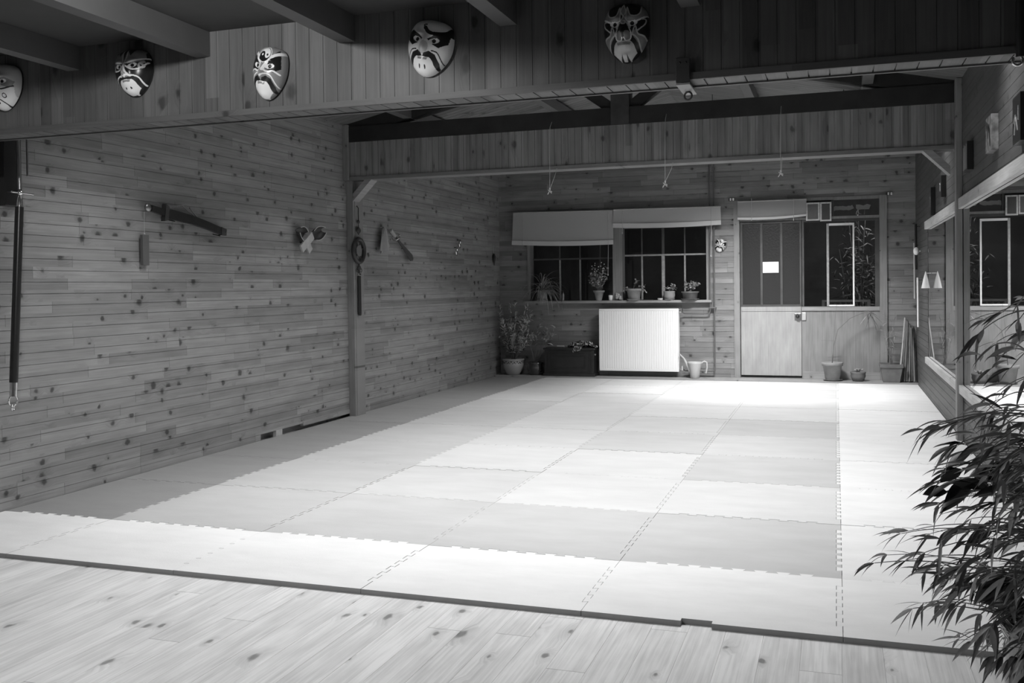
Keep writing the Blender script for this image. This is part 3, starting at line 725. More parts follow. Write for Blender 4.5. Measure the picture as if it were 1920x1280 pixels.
def stems_and_leaves(t, base, tips, sr, leafL, leafW, n_leaf, lm, sm=None, droop=.6, spread=70, start=.35, ymax=YB-.03, forked=0, wide=.4):
    ms, ml = MB(), MB()
    for tip in tips:
        tip = Vector(tip); mid = (base+tip)/2+Vector((random.uniform(-.04, .04), random.uniform(-.03, .03), random.uniform(.0, .06)))
        pts = []
        b0 = base+Vector((random.uniform(-.03, .03), random.uniform(-.03, .03), -.005))
        for i in range(9):
            s_ = i/8; p = b0.lerp(mid, s_).lerp(mid.lerp(tip, s_), s_); pts.append(clampy(p, ymax))
        ms.tube(pts, [sr*(1-.7*i/8) for i in range(9)], 5)
        for k in range(n_leaf):
            s_ = start+(1-start)*random.random(); q = s_*8; i = min(7, int(q)); p = pts[i].lerp(pts[i+1], q-i)
            ax = (pts[i+1]-pts[i]).normalized(); d = (ax*.6+rnd_dir(-30, spread)).normalized()
            if p.y+d.y*leafL > ymax: d.y = -abs(d.y)
            ml.leaf(p, d, leafL*random.uniform(.6, 1.15), leafW*random.uniform(.7, 1.2), 0, droop, wide=wide)
    ms.build('stems', sm or M_STEM, t); ml.build('foliage', lm, t)

SZ = WZ0+.0005
def sill(px, y=10.03): return (at(px, 558, 'y', y).x, y, SZ)
G_S = 'plants on the window sill'
# spider plant
t, b0 = potted('potted_spider_plant', sill(1017, 10.0), .085, .062, .15, M_TERRA, 'spider plant with long arching leaves at the left end of the window sill', group=G_S)
ml = MB()
for k in range(100):
    az = random.uniform(0, 2*PI); d = rnd_dir(10, 80, az)
    if random.random() < .6: d.x = abs(d.x)*1.1 if random.random() < .7 else d.x
    d.normalize()
    if d.y > 0.1: d.y *= .3
    ml.leaf(b0+Vector((random.uniform(-.02, .02), random.uniform(-.02, .01), 0)), d, random.uniform(.28, .55), .014, 0, random.uniform(2.0, 4.2), n=9)
ml.build('foliage', M_LEAFL, t)
# bottle with a dark top beside it
def small_bottle(c, h, r, label, m1, m2):
    t = thing('bottle', c, label, 'bottle'); m = MB(); m.lathe([(r*.95, 0), (r, .004), (r, h*.55), (r*.45, h*.72), (r*.4, h*.8), (.001, h*.8)], c, 20); m.build('body', m1, t)
    m = MB(); m.lathe([(r*.5, h*.802), (r*.5, h), (.001, h)], c, 16); m.build('cap', m2, t)
small_bottle(sill(1056, 10.01), .15, .022, 'small dark bottle with pale label between the spider plant and the window post', M_BRASS, M_RUBBER)
# tall leafy flower in a slim pot, tied to the cord
t, b0 = potted('potted_flower', sill(1123, 10.0), .072, .042, .145, M_TERRA, 'slim terracotta pot with bushy flowering plant under the blind cord', group=G_S, saucer=False)
stems_and_leaves(t, b0, [b0+Vector((random.uniform(-.13, .13), random.uniform(-.1, .05), random.uniform(.12, .42))) for _ in range(22)], .003, .055, .034, 11, M_LEAF, droop=.9)
m = MB()
for k in range(26):
    p = b0+Vector((random.uniform(-.13, .13), random.uniform(-.12, -.02), random.uniform(.1, .42))); m.ball(p, .008, 0, 6)
m.build('blossoms', M_PAPER, t)
# white cup, glass ornament
c = sill(1145, 10.0); t = MB(); t.lathe([(.020, 0), (.026, .004), (.030, .065), (.030, .075), (.027, .075), (.024, .01), (.001, .01)], c, 20); tag(t.build('cup', M_WHITE, origin=c), 'small white cup on the sill left of the window post', 'cup')
c = sill(1160, 9.995); m = MB()
for k in range(16): m.ball((c[0]+random.uniform(-.03, .03), c[1]+random.uniform(-.015, .015), c[2]+.022+random.uniform(0, .07)), .021, 0, 8)
tag(m.build('shell_ornament', mat('shells', .4, .35, noise_amt=.3, noise_scale=50), origin=c), 'lumpy pale ornament in front of the window post', 'ornament')
# right part of the sill
t, b0 = potted('potted_trailing_plant', sill(1189, 10.0), .105, .080, .16, M_TERRA, 'wide terracotta pot with trailing shoots just right of the window post', group=G_S, rim=.014)
stems_and_leaves(t, b0, [b0+Vector(v) for v in ((-.15, -.06, -.02), (-.13, -.07, .03), (.13, -.05, .06), (.17, -.05, 0), (.02, 0, .14), (.05, -.02, .12), (.18, -.04, -.03), (.16, -.06, .05))], .003, .04, .022, 8, M_LEAFL, start=.55, droop=.6)
m = MB(); c = sill(1215, 10.0); m.box((c[0]-.075, c[1]-.03, SZ), (c[0]+.075, c[1]+.03, SZ+.012), 0, .003); tag(m.build('tray', M_IRON, origin=c), 'empty dark tray on the sill between two pots', 'tray')
c = sill(1238, 9.985); m = MB(); m.lathe([(.03, 0), (.036, .004), (.038, .028), (.033, .028), (.031, .008), (.001, .008)], c, 20); tag(m.build('bowl', M_LIGHTW, origin=c), 'tiny pale bowl on the sill beside the dark tray', 'bowl')
t, b0 = potted('potted_seedling', sill(1255, 10.01), .080, .06, .12, M_TERRA, 'round terracotta pot with leaning leafy shoot, fifth pot along the sill', group=G_S, shape=[(.6, 0), (.85, .1), (1.0, .45), (.98, .8), (1.03, .9), (1.0, 1.0), (.85, 1.0), (.8, .8), (.01, .8)])
stems_and_leaves(t, b0, [b0+Vector(v) for v in ((-.05, -.02, .06), (.07, -.02, .11), (.12, -.04, .06), (.03, 0, .07), (.09, -.02, .09))], .003, .05, .028, 8, M_LEAFL, start=.4, droop=.6)
t, b0 = potted('potted_begonia', sill(1294, 10.0), .112, .095, .112, M_TERRAD, 'low dark pot with dense leafy plant at the right end of the sill', group=G_S)
stems_and_leaves(t, b0, [b0+Vector((random.uniform(-.10, .12), random.uniform(-.07, .02), random.uniform(.04, .17))) for _ in range(12)], .003, .05, .03, 8, M_LEAFL, start=.35, droop=.7)

# floor pots by the left corner
t, b0 = potted('potted_shrub', (at(962, 699, 'y', 9.86).x+.0, 9.875, LEDGE+.001), .155, .09, .235, M_GLAZE, 'tall sprawling shrub in a pale glazed pot in the left corner', saucer=False,
               shape=[(.56, 0), (.6, .02), (.78, .2), (.97, .5), (1.0, .68), (.97, .8), (.98, .86), (1.08, .93), (1.08, .98), (1.0, 1.0), (.86, 1.0), (.84, .88), (.01, .88)])
tips = [b0+Vector((random.uniform(-.20, .36), random.uniform(-.25, .1), random.uniform(.25, .85))) for _ in range(38)]
stems_and_leaves(t, b0, tips, .005, .065, .015, 30, mat('leaf_silver', .55, .45, spec=.5, noise_amt=.3, noise_scale=20), droop=.6, start=.35)
m = MB()
for k in range(22):
    th = 2*PI*k/22; zz = LEDGE+.235*.78; r_ = .155*.985
    cx_, cy_ = b0.x+math.cos(th)*r_, b0.y+math.sin(th)*r_
    m.ball((cx_, cy_, zz+.012*(k % 2)), .012, 0, 6, (1, 1, .8)); m.ball((b0.x+math.cos(th+.12)*r_, b0.y+math.sin(th+.12)*r_, zz-.012), .008, 0, 6)
m.build('floral_band', mat('glaze_flower', .07, .3), t)
t, b0 = potted('potted_lily', (at(1003, 699, 'y', 9.86).x, 9.885, LEDGE+.001), .118, .08, .185, M_GLAZED, 'leafy plant in a dark shiny glazed pot beside the chest', saucer=False,
               shape=[(.66, 0), (.7, .03), (.92, .25), (1.0, .6), (.94, .85), (1.04, .93), (1.02, 1.0), (.85, 1.0), (.82, .85), (.01, .85)])
stems_and_leaves(t, b0, [b0+Vector(v) for v in ((.26, -.1, .5), (.34, -.1, .52), (.04, -.06, .36), (-.05, -.1, .4), (.22, -.05, .62), (.30, -.08, .42), (.12, -.02, .75), (.05, 0, .55), (.2, 0, .5), (-.1, -.05, .5))], .004, .09, .028, 9, M_LEAFL, start=.6, droop=.9)

# right of the door
t, b0 = potted('potted_bamboo_shoot', (at(1561, 713, 'y', 9.87).x, 9.87, LEDGE+.001), .125, .09, .235, M_TERRA, 'terracotta pot with a single arching bamboo stem right of the door', rim=.012)
m = MB(); tp = at(1630, 585, 'y', 9.84)
pts = [b0+Vector((-.01, 0, -.02)), b0+Vector((.02, -.01, .25)), b0+Vector((.07, -.02, .45)), Vector((b0.x+.22, 9.85, tp.z-.08)), Vector((tp.x-.02, 9.85, tp.z+.02)), tp]
sm_ = []
for i in range(21):
    u_ = i/20*(len(pts)-1); k = min(len(pts)-2, int(u_)); sm_.append(pts[k].lerp(pts[k+1], u_-k))
m.tube(sm_, .0045, 6); m.tube([b0, b0+Vector((.03, 0, .52)), b0+Vector((.06, -.01, .78))], [.004, .002, .0015], 5); m.tube([b0+Vector((.03, 0, .3)), b0+Vector((-.14, -.02, .31))], .002, 5)
m.build('stems', M_STEM, t)
m = MB()
for (dx, dz) in ((-.13, -.16), (-.09, -.24), (.02, -.22), (.08, -.28), (.14, -.2), (.17, -.14), (-.1, -.06), (.1, -.05), (-.14, -.03), (.05, -.16)):
    m.leaf(tp+Vector((random.uniform(-.03, .03), 0, 0)), Vector((dx, random.uniform(-.06, .03), dz)), math.hypot(dx, dz)*1.05, .017, 0, .25, n=6)
m.build('foliage', M_LEAFD, t)
t, b0 = potted('potted_succulent', (at(1609, 713, 'y', 9.86).x, 9.865, LEDGE+.001), .095, .06, .115, M_TERRAD, 'low bowl-shaped pot with a small succulent on the floor', shape=[(.6, 0), (.8, .12), (1.0, .5), (.96, .8), (1.03, .88), (1.03, 1.0), (.88, 1.0), (.86, .8), (.01, .8)])
stems_and_leaves(t, b0, [b0+Vector((random.uniform(-.05, .05), random.uniform(-.05, .05), .04)) for _ in range(10)], .003, .035, .018, 6, M_LEAF, start=.3, droop=.2)
# square pot with thin plant
c = Vector((at(1671, 716, 'y', 9.84).x, 9.855, LEDGE+.001))
t = thing('potted_reed', c, 'square dark pot with thin upright stems near the right corner', 'potted plant')
m = MB()
def sq(r, z): return [(c.x+a_*r, c.y+b_*r, c.z+z) for a_, b_ in ((-1, -1), (1, -1), (1, 1), (-1, 1))]
rings = [sq(.10, 0), sq(.130, .19), sq(.142, .191), sq(.142, .235), (sq(.128, .235)), sq(.125, .2)]
vs = sum(rings, []); fs = [(3, 2, 1, 0)]
for i in range(5):
    for k in range(4): fs.append((i*4+k, i*4+(k+1) % 4, (i+1)*4+(k+1) % 4, (i+1)*4+k))
fs.append((20, 21, 22, 23)); m.mesh(vs, fs); m.build('pot', M_TERRAD, t)
m = MB(); m.box((c.x-.122, c.y-.122, c.z+.201), (c.x+.122, c.y+.122, c.z+.212)); m.build('soil', M_SOIL, t)
b0 = c+Vector((0, 0, .215))
stems_and_leaves(t, b0, [b0+Vector((random.uniform(-.14, .06), random.uniform(-.1, .1), random.uniform(.25, .75))) for _ in range(11)], .003, .10, .007, 4, M_LEAFL, start=.5, droop=1.2)

# leaning bundle of split bamboo poles in the corner
for k in range(7):
    p0 = at(1685+k*4.8, 716-random.uniform(0, 3), 'y', 9.9); p1 = at(1697+k*2.2, 590+k*3+random.uniform(0, 10), 'y', 10.0)
    m = MB(); a_ = Vector((p0.x, 9.80+.03*(k % 2), LEDGE+.013)); b_ = Vector((min(p1.x, XR-.03), 10.02-.02*(k % 3), p1.z))
    m.tube([a_, a_.lerp(b_, .5)+Vector((.004, -.004, 0)), b_], [.013, .012, .010], 8)
    kd = ('pale', 'weathered', 'dark')[(0, 1, 2, 0, 1, 2, 1)[k]]
    tag(m.build('bamboo_pole', [M_LIGHTW, M_MIDW, M_STEM][('pale', 'weathered', 'dark').index(kd)]), '%s bamboo pole, %s from the left in the bundle leaning in the right corner' % (kd, ordn[k]), 'pole', 'poles leaning in the right corner')

# watering can
c = Vector((at(1303, 705, 'y', 9.82).x, 9.825, LEDGE+.001)); t = thing('watering_can', c, 'pale plastic watering can on the floor right of the radiator', 'watering can')
m = MB(); m.lathe([(.058, 0), (.062, .004), (.075, .12), (.095, .20), (.098, .225), (.094, .225), (.07, .11), (.001, .11)], c, 28); m.build('body', M_CAN, t)
m = MB(); m.tube([c+Vector((-.06, 0, .10)), c+Vector((-.11, 0, .19)), c+Vector((-.15, 0, .27)), c+Vector((-.21, 0, .33))], [.028, .02, .013, .009], 12); m.build('spout', M_CAN, t)
m = MB(); m.tube([c+Vector((.09, 0, .21)), c+Vector((.13, 0, .235)), c+Vector((.16, 0, .22)), c+Vector((.165, 0, .15)), c+Vector((.15, 0, .07))], .011, 10); m.build('handle', M_CAN, t)

# ------------------------------------------------------------------ CHEST
a = at(1019, 703, 'y', 9.75); b = at(1113, 706, 'y', 9.75); zt_ = at(1060, 652, 'y', 9.75).z
x0, x1, y0, y1 = a.x+.02, b.x+.0, 9.755, 10.03
ch = thing('chest', ((x0+x1)/2, 9.89, LEDGE+.001), 'low dark stained panelled wooden chest between the plants and the radiator', 'chest')
zb = LEDGE+.001
m = MB(); m.box((x0, y0, zb+.045), (x1, y1, zt_-.03)); CB = m.build('body', M_CHEST, ch)
m = MB(); m.box((x0-.02, y0-.015, zb), (x1+.02, y1, zb+.044), 0, .008); m.build('plinth', M_CHEST, ch)
m = MB(); m.box((x0-.02, y0-.018, zt_-.029), (x1+.02, y1, zt_), 0, .008); m.build('lid', M_CHEST, ch)
m = MB()
def fr(x0_, x1_, z0_, z1_, t_):
    m.box((x0_, y0-.010, z0_), (x1_, y0-.0005, z0_+t_), 0, .002); m.box((x0_, y0-.010, z1_-t_), (x1_, y0-.0005, z1_), 0, .002); m.box((x0_, y0-.010, z0_+t_), (x0_+t_, y0-.0005, z1_-t_), 0, .002); m.box((x1_-t_, y0-.010, z0_+t_), (x1_, y0-.0005, z1_-t_), 0, .002)
fr(x0+.05, x1-.05, zb+.07, zt_-.06, .012); fr(x0+.11, x1-.12, zb+.12, zt_-.11, .010)
m.box((x1-.03, y0-.010, zb+.045), (x1+.004, y0-.0005, zt_-.03), 0, .003)
m.build('front_moulding', M_CHEST, CB)
m = MB(); m.box((x1+.0005, y0+.04, zt_-.11), (x1+.018, y0+.12, zt_-.085), 0, .004); m.build('handle', M_BRASS, CB)
# patterned cloth heaped on it
cx_, cz_ = at(1092, 640, 'y', 9.86).x, zt_
t = MB(); n1, n2 = 110, 56
def hp(u, v):
    x_ = cx_+(u-.5)*.42; y_ = 9.765+(v)*.2
    h = .085*math.sin(PI*u)**.6*math.sin(PI*min(1, v*.9+.1))**.6*(1+.5*noise.noise(Vector((u*7, v*6, 3))))+.01*noise.noise(Vector((u*20, v*17, 1)))
    return Vector((x_+.02*noise.noise(Vector((u*5, v*5, 9))), y_, cz_+.004+max(0, h)))
M_CL1 = mat('cloth_dark', .02, .7); M_CL2 = mat('cloth_white', .5, .7)
for i in range(n1):
    for j in range(n2):
        u, v = i/n1, j/n2; pz = noise.noise(Vector((u*16, v*9, 0)))+.6*math.sin(u*60+noise.noise(Vector((u*8, v*8, 5)))*9)
        t.quad([hp(u, v), hp(u+1/n1, v), hp(u+1/n1, v+1/n2), hp(u, v+1/n2)], 1 if pz > .42 else 0, True)
t.box((cx_-.20, 9.78, cz_+.0005), (cx_+.20, 9.95, cz_+.003))
p_ = Vector((cx_-.04, 9.728, cz_))
for i in range(30):
    for j in range(24):
        def fp(a_, b_): return Vector((p_.x-.05+a_*.13-b_*.03, 9.731-.012*math.sin(a_*9+b_*3), cz_+.03-b_*.10*(1-.4*a_)))
        t.quad([fp(i/30, j/24), fp((i+1)/30, j/24), fp((i+1)/30, (j+1)/24), fp(i/30, (j+1)/24)], 1 if noise.noise(Vector((i*.5, j*.22, 2))) > .2 else 0, True)
for i in range(10):
    t.quad([fp(i/10, 0), fp((i+1)/10, 0), hp(.3+.03*(i+1), 0), hp(.3+.03*i, 0)], 0, True)
tag(t.build('folded_cloth', [M_CL1, M_CL2], origin=(cx_, 9.86, cz_)), 'crumpled dark and white patterned cloth lying on the chest', 'cloth')
m = MB(); q = at(1052, 643, 'y', 9.9); m.tube([(q.x-.06, 9.9, cz_+.0125), (q.x+.05, 9.9, cz_+.0125)], .012, 8); tag(m.build('short_stick', M_LIGHTW), 'short pale stick lying on the chest beside the cloth', 'stick')

# ------------------------------------------------------------------ PAINTED MASKS
M_MK = [mat('mask_black', .012, .3, spec=.5), mat('mask_white', .80, .3, spec=.5), mat('mask_grey', .24, .3, spec=.5), mat('mask_light_grey', .52, .3, spec=.5)]
def inpoly(x, y, P):
    c = False; n = len(P); j = n-1
    for i in range(n):
        xi, yi = P[i]; xj, yj = P[j]
        if (yi > y) != (yj > y) and x < (xj-xi)*(y-yi)/(yj-yi)+xi: c = not c
        j = i
    return c
def segd(x, y, a, b):
    dx, dy = b[0]-a[0], b[1]-a[1]; l = dx*dx+dy*dy; t_ = max(0, min(1, ((x-a[0])*dx+(y-a[1])*dy)/l)) if l else 0
    return math.hypot(x-a[0]-t_*dx, y-a[1]-t_*dy)
def smooth(P, n=5):
    out = []
    for i in range(len(P)-1):
        p0, p1, p2, p3 = P[max(0, i-1)], P[i], P[i+1], P[min(len(P)-1, i+2)]
        for k in range(n):
            t_ = k/n; out.append(tuple(.5*((2*p1[d])+(-p0[d]+p2[d])*t_+(2*p0[d]-5*p1[d]+4*p2[d]-p3[d])*t_*t_+(-p0[d]+3*p1[d]-3*p2[d]+p3[d])*t_**3) for d in (0, 1)))
    out.append(P[-1]); return out
def mirx(P): return [(-a_, b_) for a_, b_ in P]
K, Wh, Gr, Lg = 0, 1, 2, 3
def L_(P, w_, c_, sym=True):
    r = [('l', smooth(P), w_, c_)]
    if sym: r.append(('l', smooth(mirx(P)), w_, c_))
    return r
def A_(P, c_, sym=True):
    r = [('p', P, c_)]
    if sym: r.append(('p', mirx(P), c_))
    return r
def E_(x, y, a_, b_, c_, rot=0, sym=True):
    r = [('e', x, y, a_, b_, c_, rot)]
    if sym: r.append(('e', -x, y, a_, b_, c_, -rot))
    return r
def eyes(): return E_(.38, .14, .22, .10, Wh, .25)+E_(.37, .14, .08, .08, K)
mouthW = [(-.42, -.52), (-.3, -.42), (.3, -.42), (.42, -.52), (.50, -.75), (.2, -.98), (-.2, -.98), (-.50, -.75)]
stache = [(-.06, -.32), (-.25, -.22), (-.5, -.3), (-.66, -.55), (-.62, -.85), (-.5, -.7), (-.36, -.46), (0, -.42)]
yin = E_(0, .60, .36, .34, Wh, sym=False)+E_(0, .60, .325, .305, K, sym=False)+E_(0, .60, .295, .275, Wh, sym=False)+[('yy', 0, .60, .29)]
PAT_A = (A_([(.1, .05), (.3, .45), (.62, .85), (.8, .55), (.88, .1), (.6, -.08), (.3, -.02)], K)+L_([(.08, .0), (.22, .32), (.5, .6), (.85, .75)], .07, Wh)
         + eyes()+L_([(.1, -.02), (.3, -.08), (.55, -.02), (.85, -.12)], .03, Wh)+A_(stache, K)+L_([(.0, -.26), (.22, -.15), (.5, -.22), (.74, -.55)], .025, Wh)
         + A_(mouthW, Wh, False)+[('p', [(-.22, -.44), (.22, -.44), (.2, -.52), (-.2, -.52)], Gr)]+yin)
PAT_B = (A_([(.10, .18), (.3, .32), (.7, .5), (.92, .4), (.9, .12), (.6, -.08), (.35, .0)], K)+eyes()+L_([(.92, .9), (.8, .55), (.4, .42), (.1, .45), (-.12, .62)], .07, K, False)
         + L_([(-.12, .62), (-.2, .72), (-.08, .74)], .025, K, False)+L_([(-.95, .45), (-.7, .33), (-.35, .3)], .04, K, False)+A_([(.92, .95), (.98, .4), (.72, .42), (.80, .7)], K, False)
         + E_(0, -.12, .2, .22, Lg, sym=False)+A_(stache, K)+L_([(.35, -.2), (.6, -.25), (.8, -.6)], .02, K)+A_(mouthW, Wh, False)
         + [('p', [(-.22, -.44), (.22, -.44), (.2, -.51), (-.2, -.51)], Gr)]+E_(.12, -.72, .03, .07, K))
PAT_C = (A_([(.0, .35), (.1, .9), (.3, .6), (.5, .95), (.75, .95), (.9, .5), (.85, .3), (.3, .25)], Gr)+L_([(.0, .2), (.12, .55), (.1, .9)], .03, Lg)+L_([(.05, .25), (.4, .32), (.95, .45)], .035, Wh)
         + L_([(.02, .2), (.3, -.02), (.7, .0), (.95, .25)], .03, Wh)+eyes()+L_([(.75, .2), (.85, .1), (.78, .02), (.66, .08), (.7, .22), (.85, .28)], .04, Lg)
         + [('p', [(-.06, .25), (.06, .25), (.12, -.1), (.3, -.3), (0, -.36), (-.3, -.3), (-.12, -.1)], Gr)]+L_([(.0, .22), (.06, .0), (.2, -.25), (.4, -.28), (.62, -.4), (.7, -.8)], .03, Wh)
         + L_([(.0, -.32), (.12, -.25), (.25, -.3)], .03, Wh)+A_(mouthW, Wh, False)+[('p', [(-.22, -.44), (.22, -.44), (.2, -.52), (-.2, -.52)], Gr)]+E_(.14, -.74, .04, .045, K))
PAT_D = (A_([(.12, .3), (.15, .75), (.3, .42), (.55, .4), (.7, .55), (.72, .95), (.95, .85), (.95, .45), (.5, .2), (.15, .22)], Gr)+L_([(.12, .22), (.15, .75), (.3, .44), (.55, .42), (.7, .58), (.7, .95)], .025, Lg)
         + L_([(.12, .22), (.5, .2), (.95, .45)], .03, Wh)+A_([(-.1, .15), (.02, .4), (-.12, .6), (0, .85), (.1, .6), (.05, .4), (.2, .2), (.05, .08)], Gr, False)
         + L_([(0, .88), (-.12, .6), (0, .4), (-.1, .18), (.05, .1), (.1, .2), (0, .24)], .025, Lg, False)+L_([(0, .88), (.1, .6), (.05, .4), (.2, .2)], .02, Lg, False)
         + eyes()+E_(.27, .0, .05, .05, Lg)+L_([(.16, .15), (.3, -.12), (.34, -.25)], .022, Lg)+E_(.18, -.28, .14, .17, Gr)+L_([(.04, -.33), (.12, -.42), (.3, -.36), (.32, -.15)], .022, Wh)
         + A_([(.35, -.22), (.55, .0), (.62, -.2), (.85, -.3), (.9, -.55), (.7, -.85), (.62, -.5)], Gr)+L_([(.35, -.2), (.6, -.38), (.66, -.8)], .025, Lg)+L_([(.38, -.2), (.5, .05), (.6, -.2), (.85, -.28), (.92, -.55)], .025, Lg)+L_([(.6, -.1), (.85, .1), (.9, .3), (.75, .3)], .022, Lg)
         + A_(mouthW, Lg, False)+[('p', [(-.3, -.46), (.3, -.46), (.26, -.54), (-.26, -.54)], Gr)]+A_([(.1, -.78), (.2, -1), (.08, -1)], K))
PAT_E = (A_([(.1, .25), (.5, .35), (.9, .2), (.8, -.1), (.4, -.05)], Gr)+eyes()+A_([(.1, -.15), (.9, -.05), (.85, -.5), (.5, -.95), (0, -1), (0, -.2)], Wh)+L_([(.2, -.2), (.5, -.15), (.85, .0)], .03, K)
         + E_(.5, -.42, .1, .1, K)+E_(.5, -.42, .065, .065, Wh)+L_([(.3, -.6), (.5, -.75), (.45, -.9)], .025, K)+E_(.2, -.72, .04, .05, K)+A_([(.02, -.3), (.3, -.3), (.2, -.5), (.02, -.5)], Lg))
def colour(x, y, base, pat):
    c_ = base
    for e in pat:
        if e[0] == 'l':
            P = e[1]
            if min(segd(x, y, P[i], P[i+1]) for i in range(len(P)-1)) < e[2]: c_ = e[3]
        elif e[0] == 'p':
            if inpoly(x, y, e[1]): c_ = e[2]
        elif e[0] == 'e':
            dx, dy = x-e[1], y-e[2]; ca, sa = math.cos(e[6]), math.sin(e[6]); a_, b_ = dx*ca+dy*sa, -dx*sa+dy*ca
            if (a_/e[3])**2+(b_/e[4])**2 < 1: c_ = e[5]
        elif e[0] == 'yy':
            dx, dy = (x-e[1])/e[3], (y-e[2])/e[3]*1.0
            if dx*dx+dy*dy < 1:
                wh = dy > 0
                if math.hypot(dx-.5, dy) < .5: wh = True
                if math.hypot(dx+.5, dy) < .5: wh = False
                if math.hypot(dx-.5, dy) < .18: wh = False
                if math.hypot(dx+.5, dy) < .18: wh = True
                c_ = Wh if wh else K
    return c_
def mask(loc, W_, H_, base, pat, label, tilt=0, lean=0, turn=0, D=.075, group='painted theatre masks on the front beam', nu=120, nv=140):
    """loc: point on the wall (wall faces -y)"""
    t = thing('painted_mask', loc, label, 'mask', group)
    m = MB(); vs = []; info = []
    Mx = Matrix.Translation(loc) @ Matrix.Rotation(tilt, 4, 'Y') @ Matrix.Rotation(turn, 4, 'Z') @ Matrix.Rotation(lean, 4, 'X')
    boxes = []
    for e in pat:
        if e[0] == 'l': P = e[1]; q = e[2]
        elif e[0] == 'p': P = e[1]; q = 0
        elif e[0] == 'e': P = [(e[1], e[2])]; q = max(e[3], e[4])
        else: P = [(e[1], e[2])]; q = e[3]
        boxes.append((min(p[0] for p in P)-q, max(p[0] for p in P)+q, min(p[1] for p in P)-q, max(p[1] for p in P)+q, e))
    T1 = math.tanh(1.3)
    for j in range(nv+1):
        for i in range(nu+1):
            a_, b_ = -1+2*i/nu, -1+2*j/nv
            x, y = a_*math.sqrt(1-b_*b_/2), b_*math.sqrt(1-a_*a_/2); r2 = min(1, x*x+y*y)
            if y > 0: yy = .86*math.tanh(y*1.3)/T1; py = yy/.86; xx = x*(1+.05*y)
            else: yy = y; py = y; xx = x*(1-.20*(-y)**1.5)
            dz = math.sqrt(max(0, 1-r2**1.1))
            nose = .30*math.exp(-((xx/.17)**2))*(math.exp(-(((yy+.18)/.16)**2))+.55*math.exp(-(((yy-.05)/.22)**2)))
            brow = .10*math.exp(-(((yy-.33)/.10)**2))*math.exp(-((abs(xx)-.38)/.25)**2)
            sock = -.08*math.exp(-(((yy-.13)/.10)**2+((abs(xx)-.37)/.16)**2))
            mouth = .12*math.exp(-(((yy+.55)/.14)**2+(xx/.32)**2)); chin = .08*math.exp(-(((yy+.85)/.1)**2+(xx/.25)**2))
            h = D*(dz+(nose+brow+sock+mouth+chin)*min(1, dz*2.2))
            vs.append(Mx @ Vector((xx*W_/2, -h-.012, yy*H_/2))); info.append((xx, py))
    m.v += [tuple(v) for v in vs]; w1 = nu+1
    for j in range(nv):
        for i in range(nu):
            k = j*w1+i; x = (info[k][0]+info[k+w1+1][0])/2; y = (info[k][1]+info[k+w1+1][1])/2
            m.f.append((k, k+1, k+w1+1, k+w1)); m.sm.append(True)
            m.mi.append(colour(x, y, base, [e[4] for e in boxes if e[0] <= x <= e[1] and e[2] <= y <= e[3]]))
    loop_ = [i for i in range(nu)]+[j*w1+nu for j in range(nv)]+[nv*w1+i for i in range(nu, 0, -1)]+[j*w1 for j in range(nv, 0, -1)]
    rim = [vs[k] for k in loop_]; inv = Mx.inverted(); back = []
    for p in rim:
        q = inv @ p; back.append(Mx @ Vector((q.x*.97, -.001, q.z*.97)))
    nb = len(rim)
    m.mesh(rim+back, [(k, (k+1) % nb, nb+(k+1) % nb, nb+k) for k in range(nb)]+[tuple(range(nb, 2*nb))], 1 if base == 1 else 0, False)
    m.build('face', M_MK, t)
    # hanging loop behind the forehead
    m = MB(); m.ring(Mx @ Vector((0, -.008, H_/2*.80)), .010, .0018, (0, 1, 0), 12, 5); m.build('hanging_loop', M_IRON, t)
    return t
yb = B1Y-.0125-.0
def onb(px, py): p = at(px, py, 'y', B1Y-.04); return (p.x, B1Y-.001, p.z)
mask(onb(5, 160), .19, .25, Lg, PAT_E, 'pale mask with spotted white cheeks, leftmost on the front beam', tilt=.14, turn=0)
mask(onb(247, 133), .20, .237, K, PAT_C, 'black mask with leaf-shaped grey brows on the front beam', tilt=-.05)
mask(onb(503, 133), .168, .255, Gr, PAT_A, 'grey mask with a yin-yang disc on its forehead, on the front beam', tilt=.18)
mask(onb(804, 86), .205, .256, Wh, PAT_B, 'white mask with black eye patches and swirl brow on the front beam', tilt=.22)
mask(onb(1173, 57), .185, .25, K, PAT_D, 'black mask with pale flame outlines, rightmost on the front beam', tilt=.0)
p = at(1351, 459, 'y', YB-.03)
mask((p.x, YB-.001, p.z), .17, .205, Gr, PAT_A, 'small mask with bright disc on forehead hanging between window and door', tilt=.3, nu=80, nv=96, D=.06, group='painted theatre masks')

# ------------------------------------------------------------------ FRONT BEAM HARDWARE
p = at(1281, 128, 'y', B1Y-.013)
t = thing('ceiling_bracket', (p.x, B1Y, B1Z), 'metal plate bracket with a ring under the front beam', 'bracket')
m = MB(); m.box((p.x-.028, B1Y-.022, B1Z-.012), (p.x+.026, B1Y-.0125, B1Z+.085), 0, .002); FPL = m.build('front_plate', mat('bracket_metal', .06, .5, metal=.3), t)
m = MB(); m.box((p.x-.028, B1Y-.022, B1Z-.022), (p.x+.026, B1B+.06, B1Z-.0145), 0, .001); BPL = m.build('bottom_plate', mat('pale_plate', .30, .5), t)
m = MB(); m.ring((p.x, B1B-.02, B1Z-.040), .016, .004, (.3, 1, 0)); m.build('ring', M_IRON, BPL)
m = MB()
for dx in (-.012, .012): m.ball((p.x+dx, B1Y-.023, B1Z+.065), .005, 0, 6, (1, .5, 1))
m.build('screws', M_IRON, FPL)
p = at(1914, 80, 'y', B1Y-.05); q = at(1900, 108, 'y', B1Y-.05)
t = thing('pipe_hook', (p.x, B1Y-.05, B1Z), 'dark pipe with chrome hook at the right end of the front beam', 'pipe')
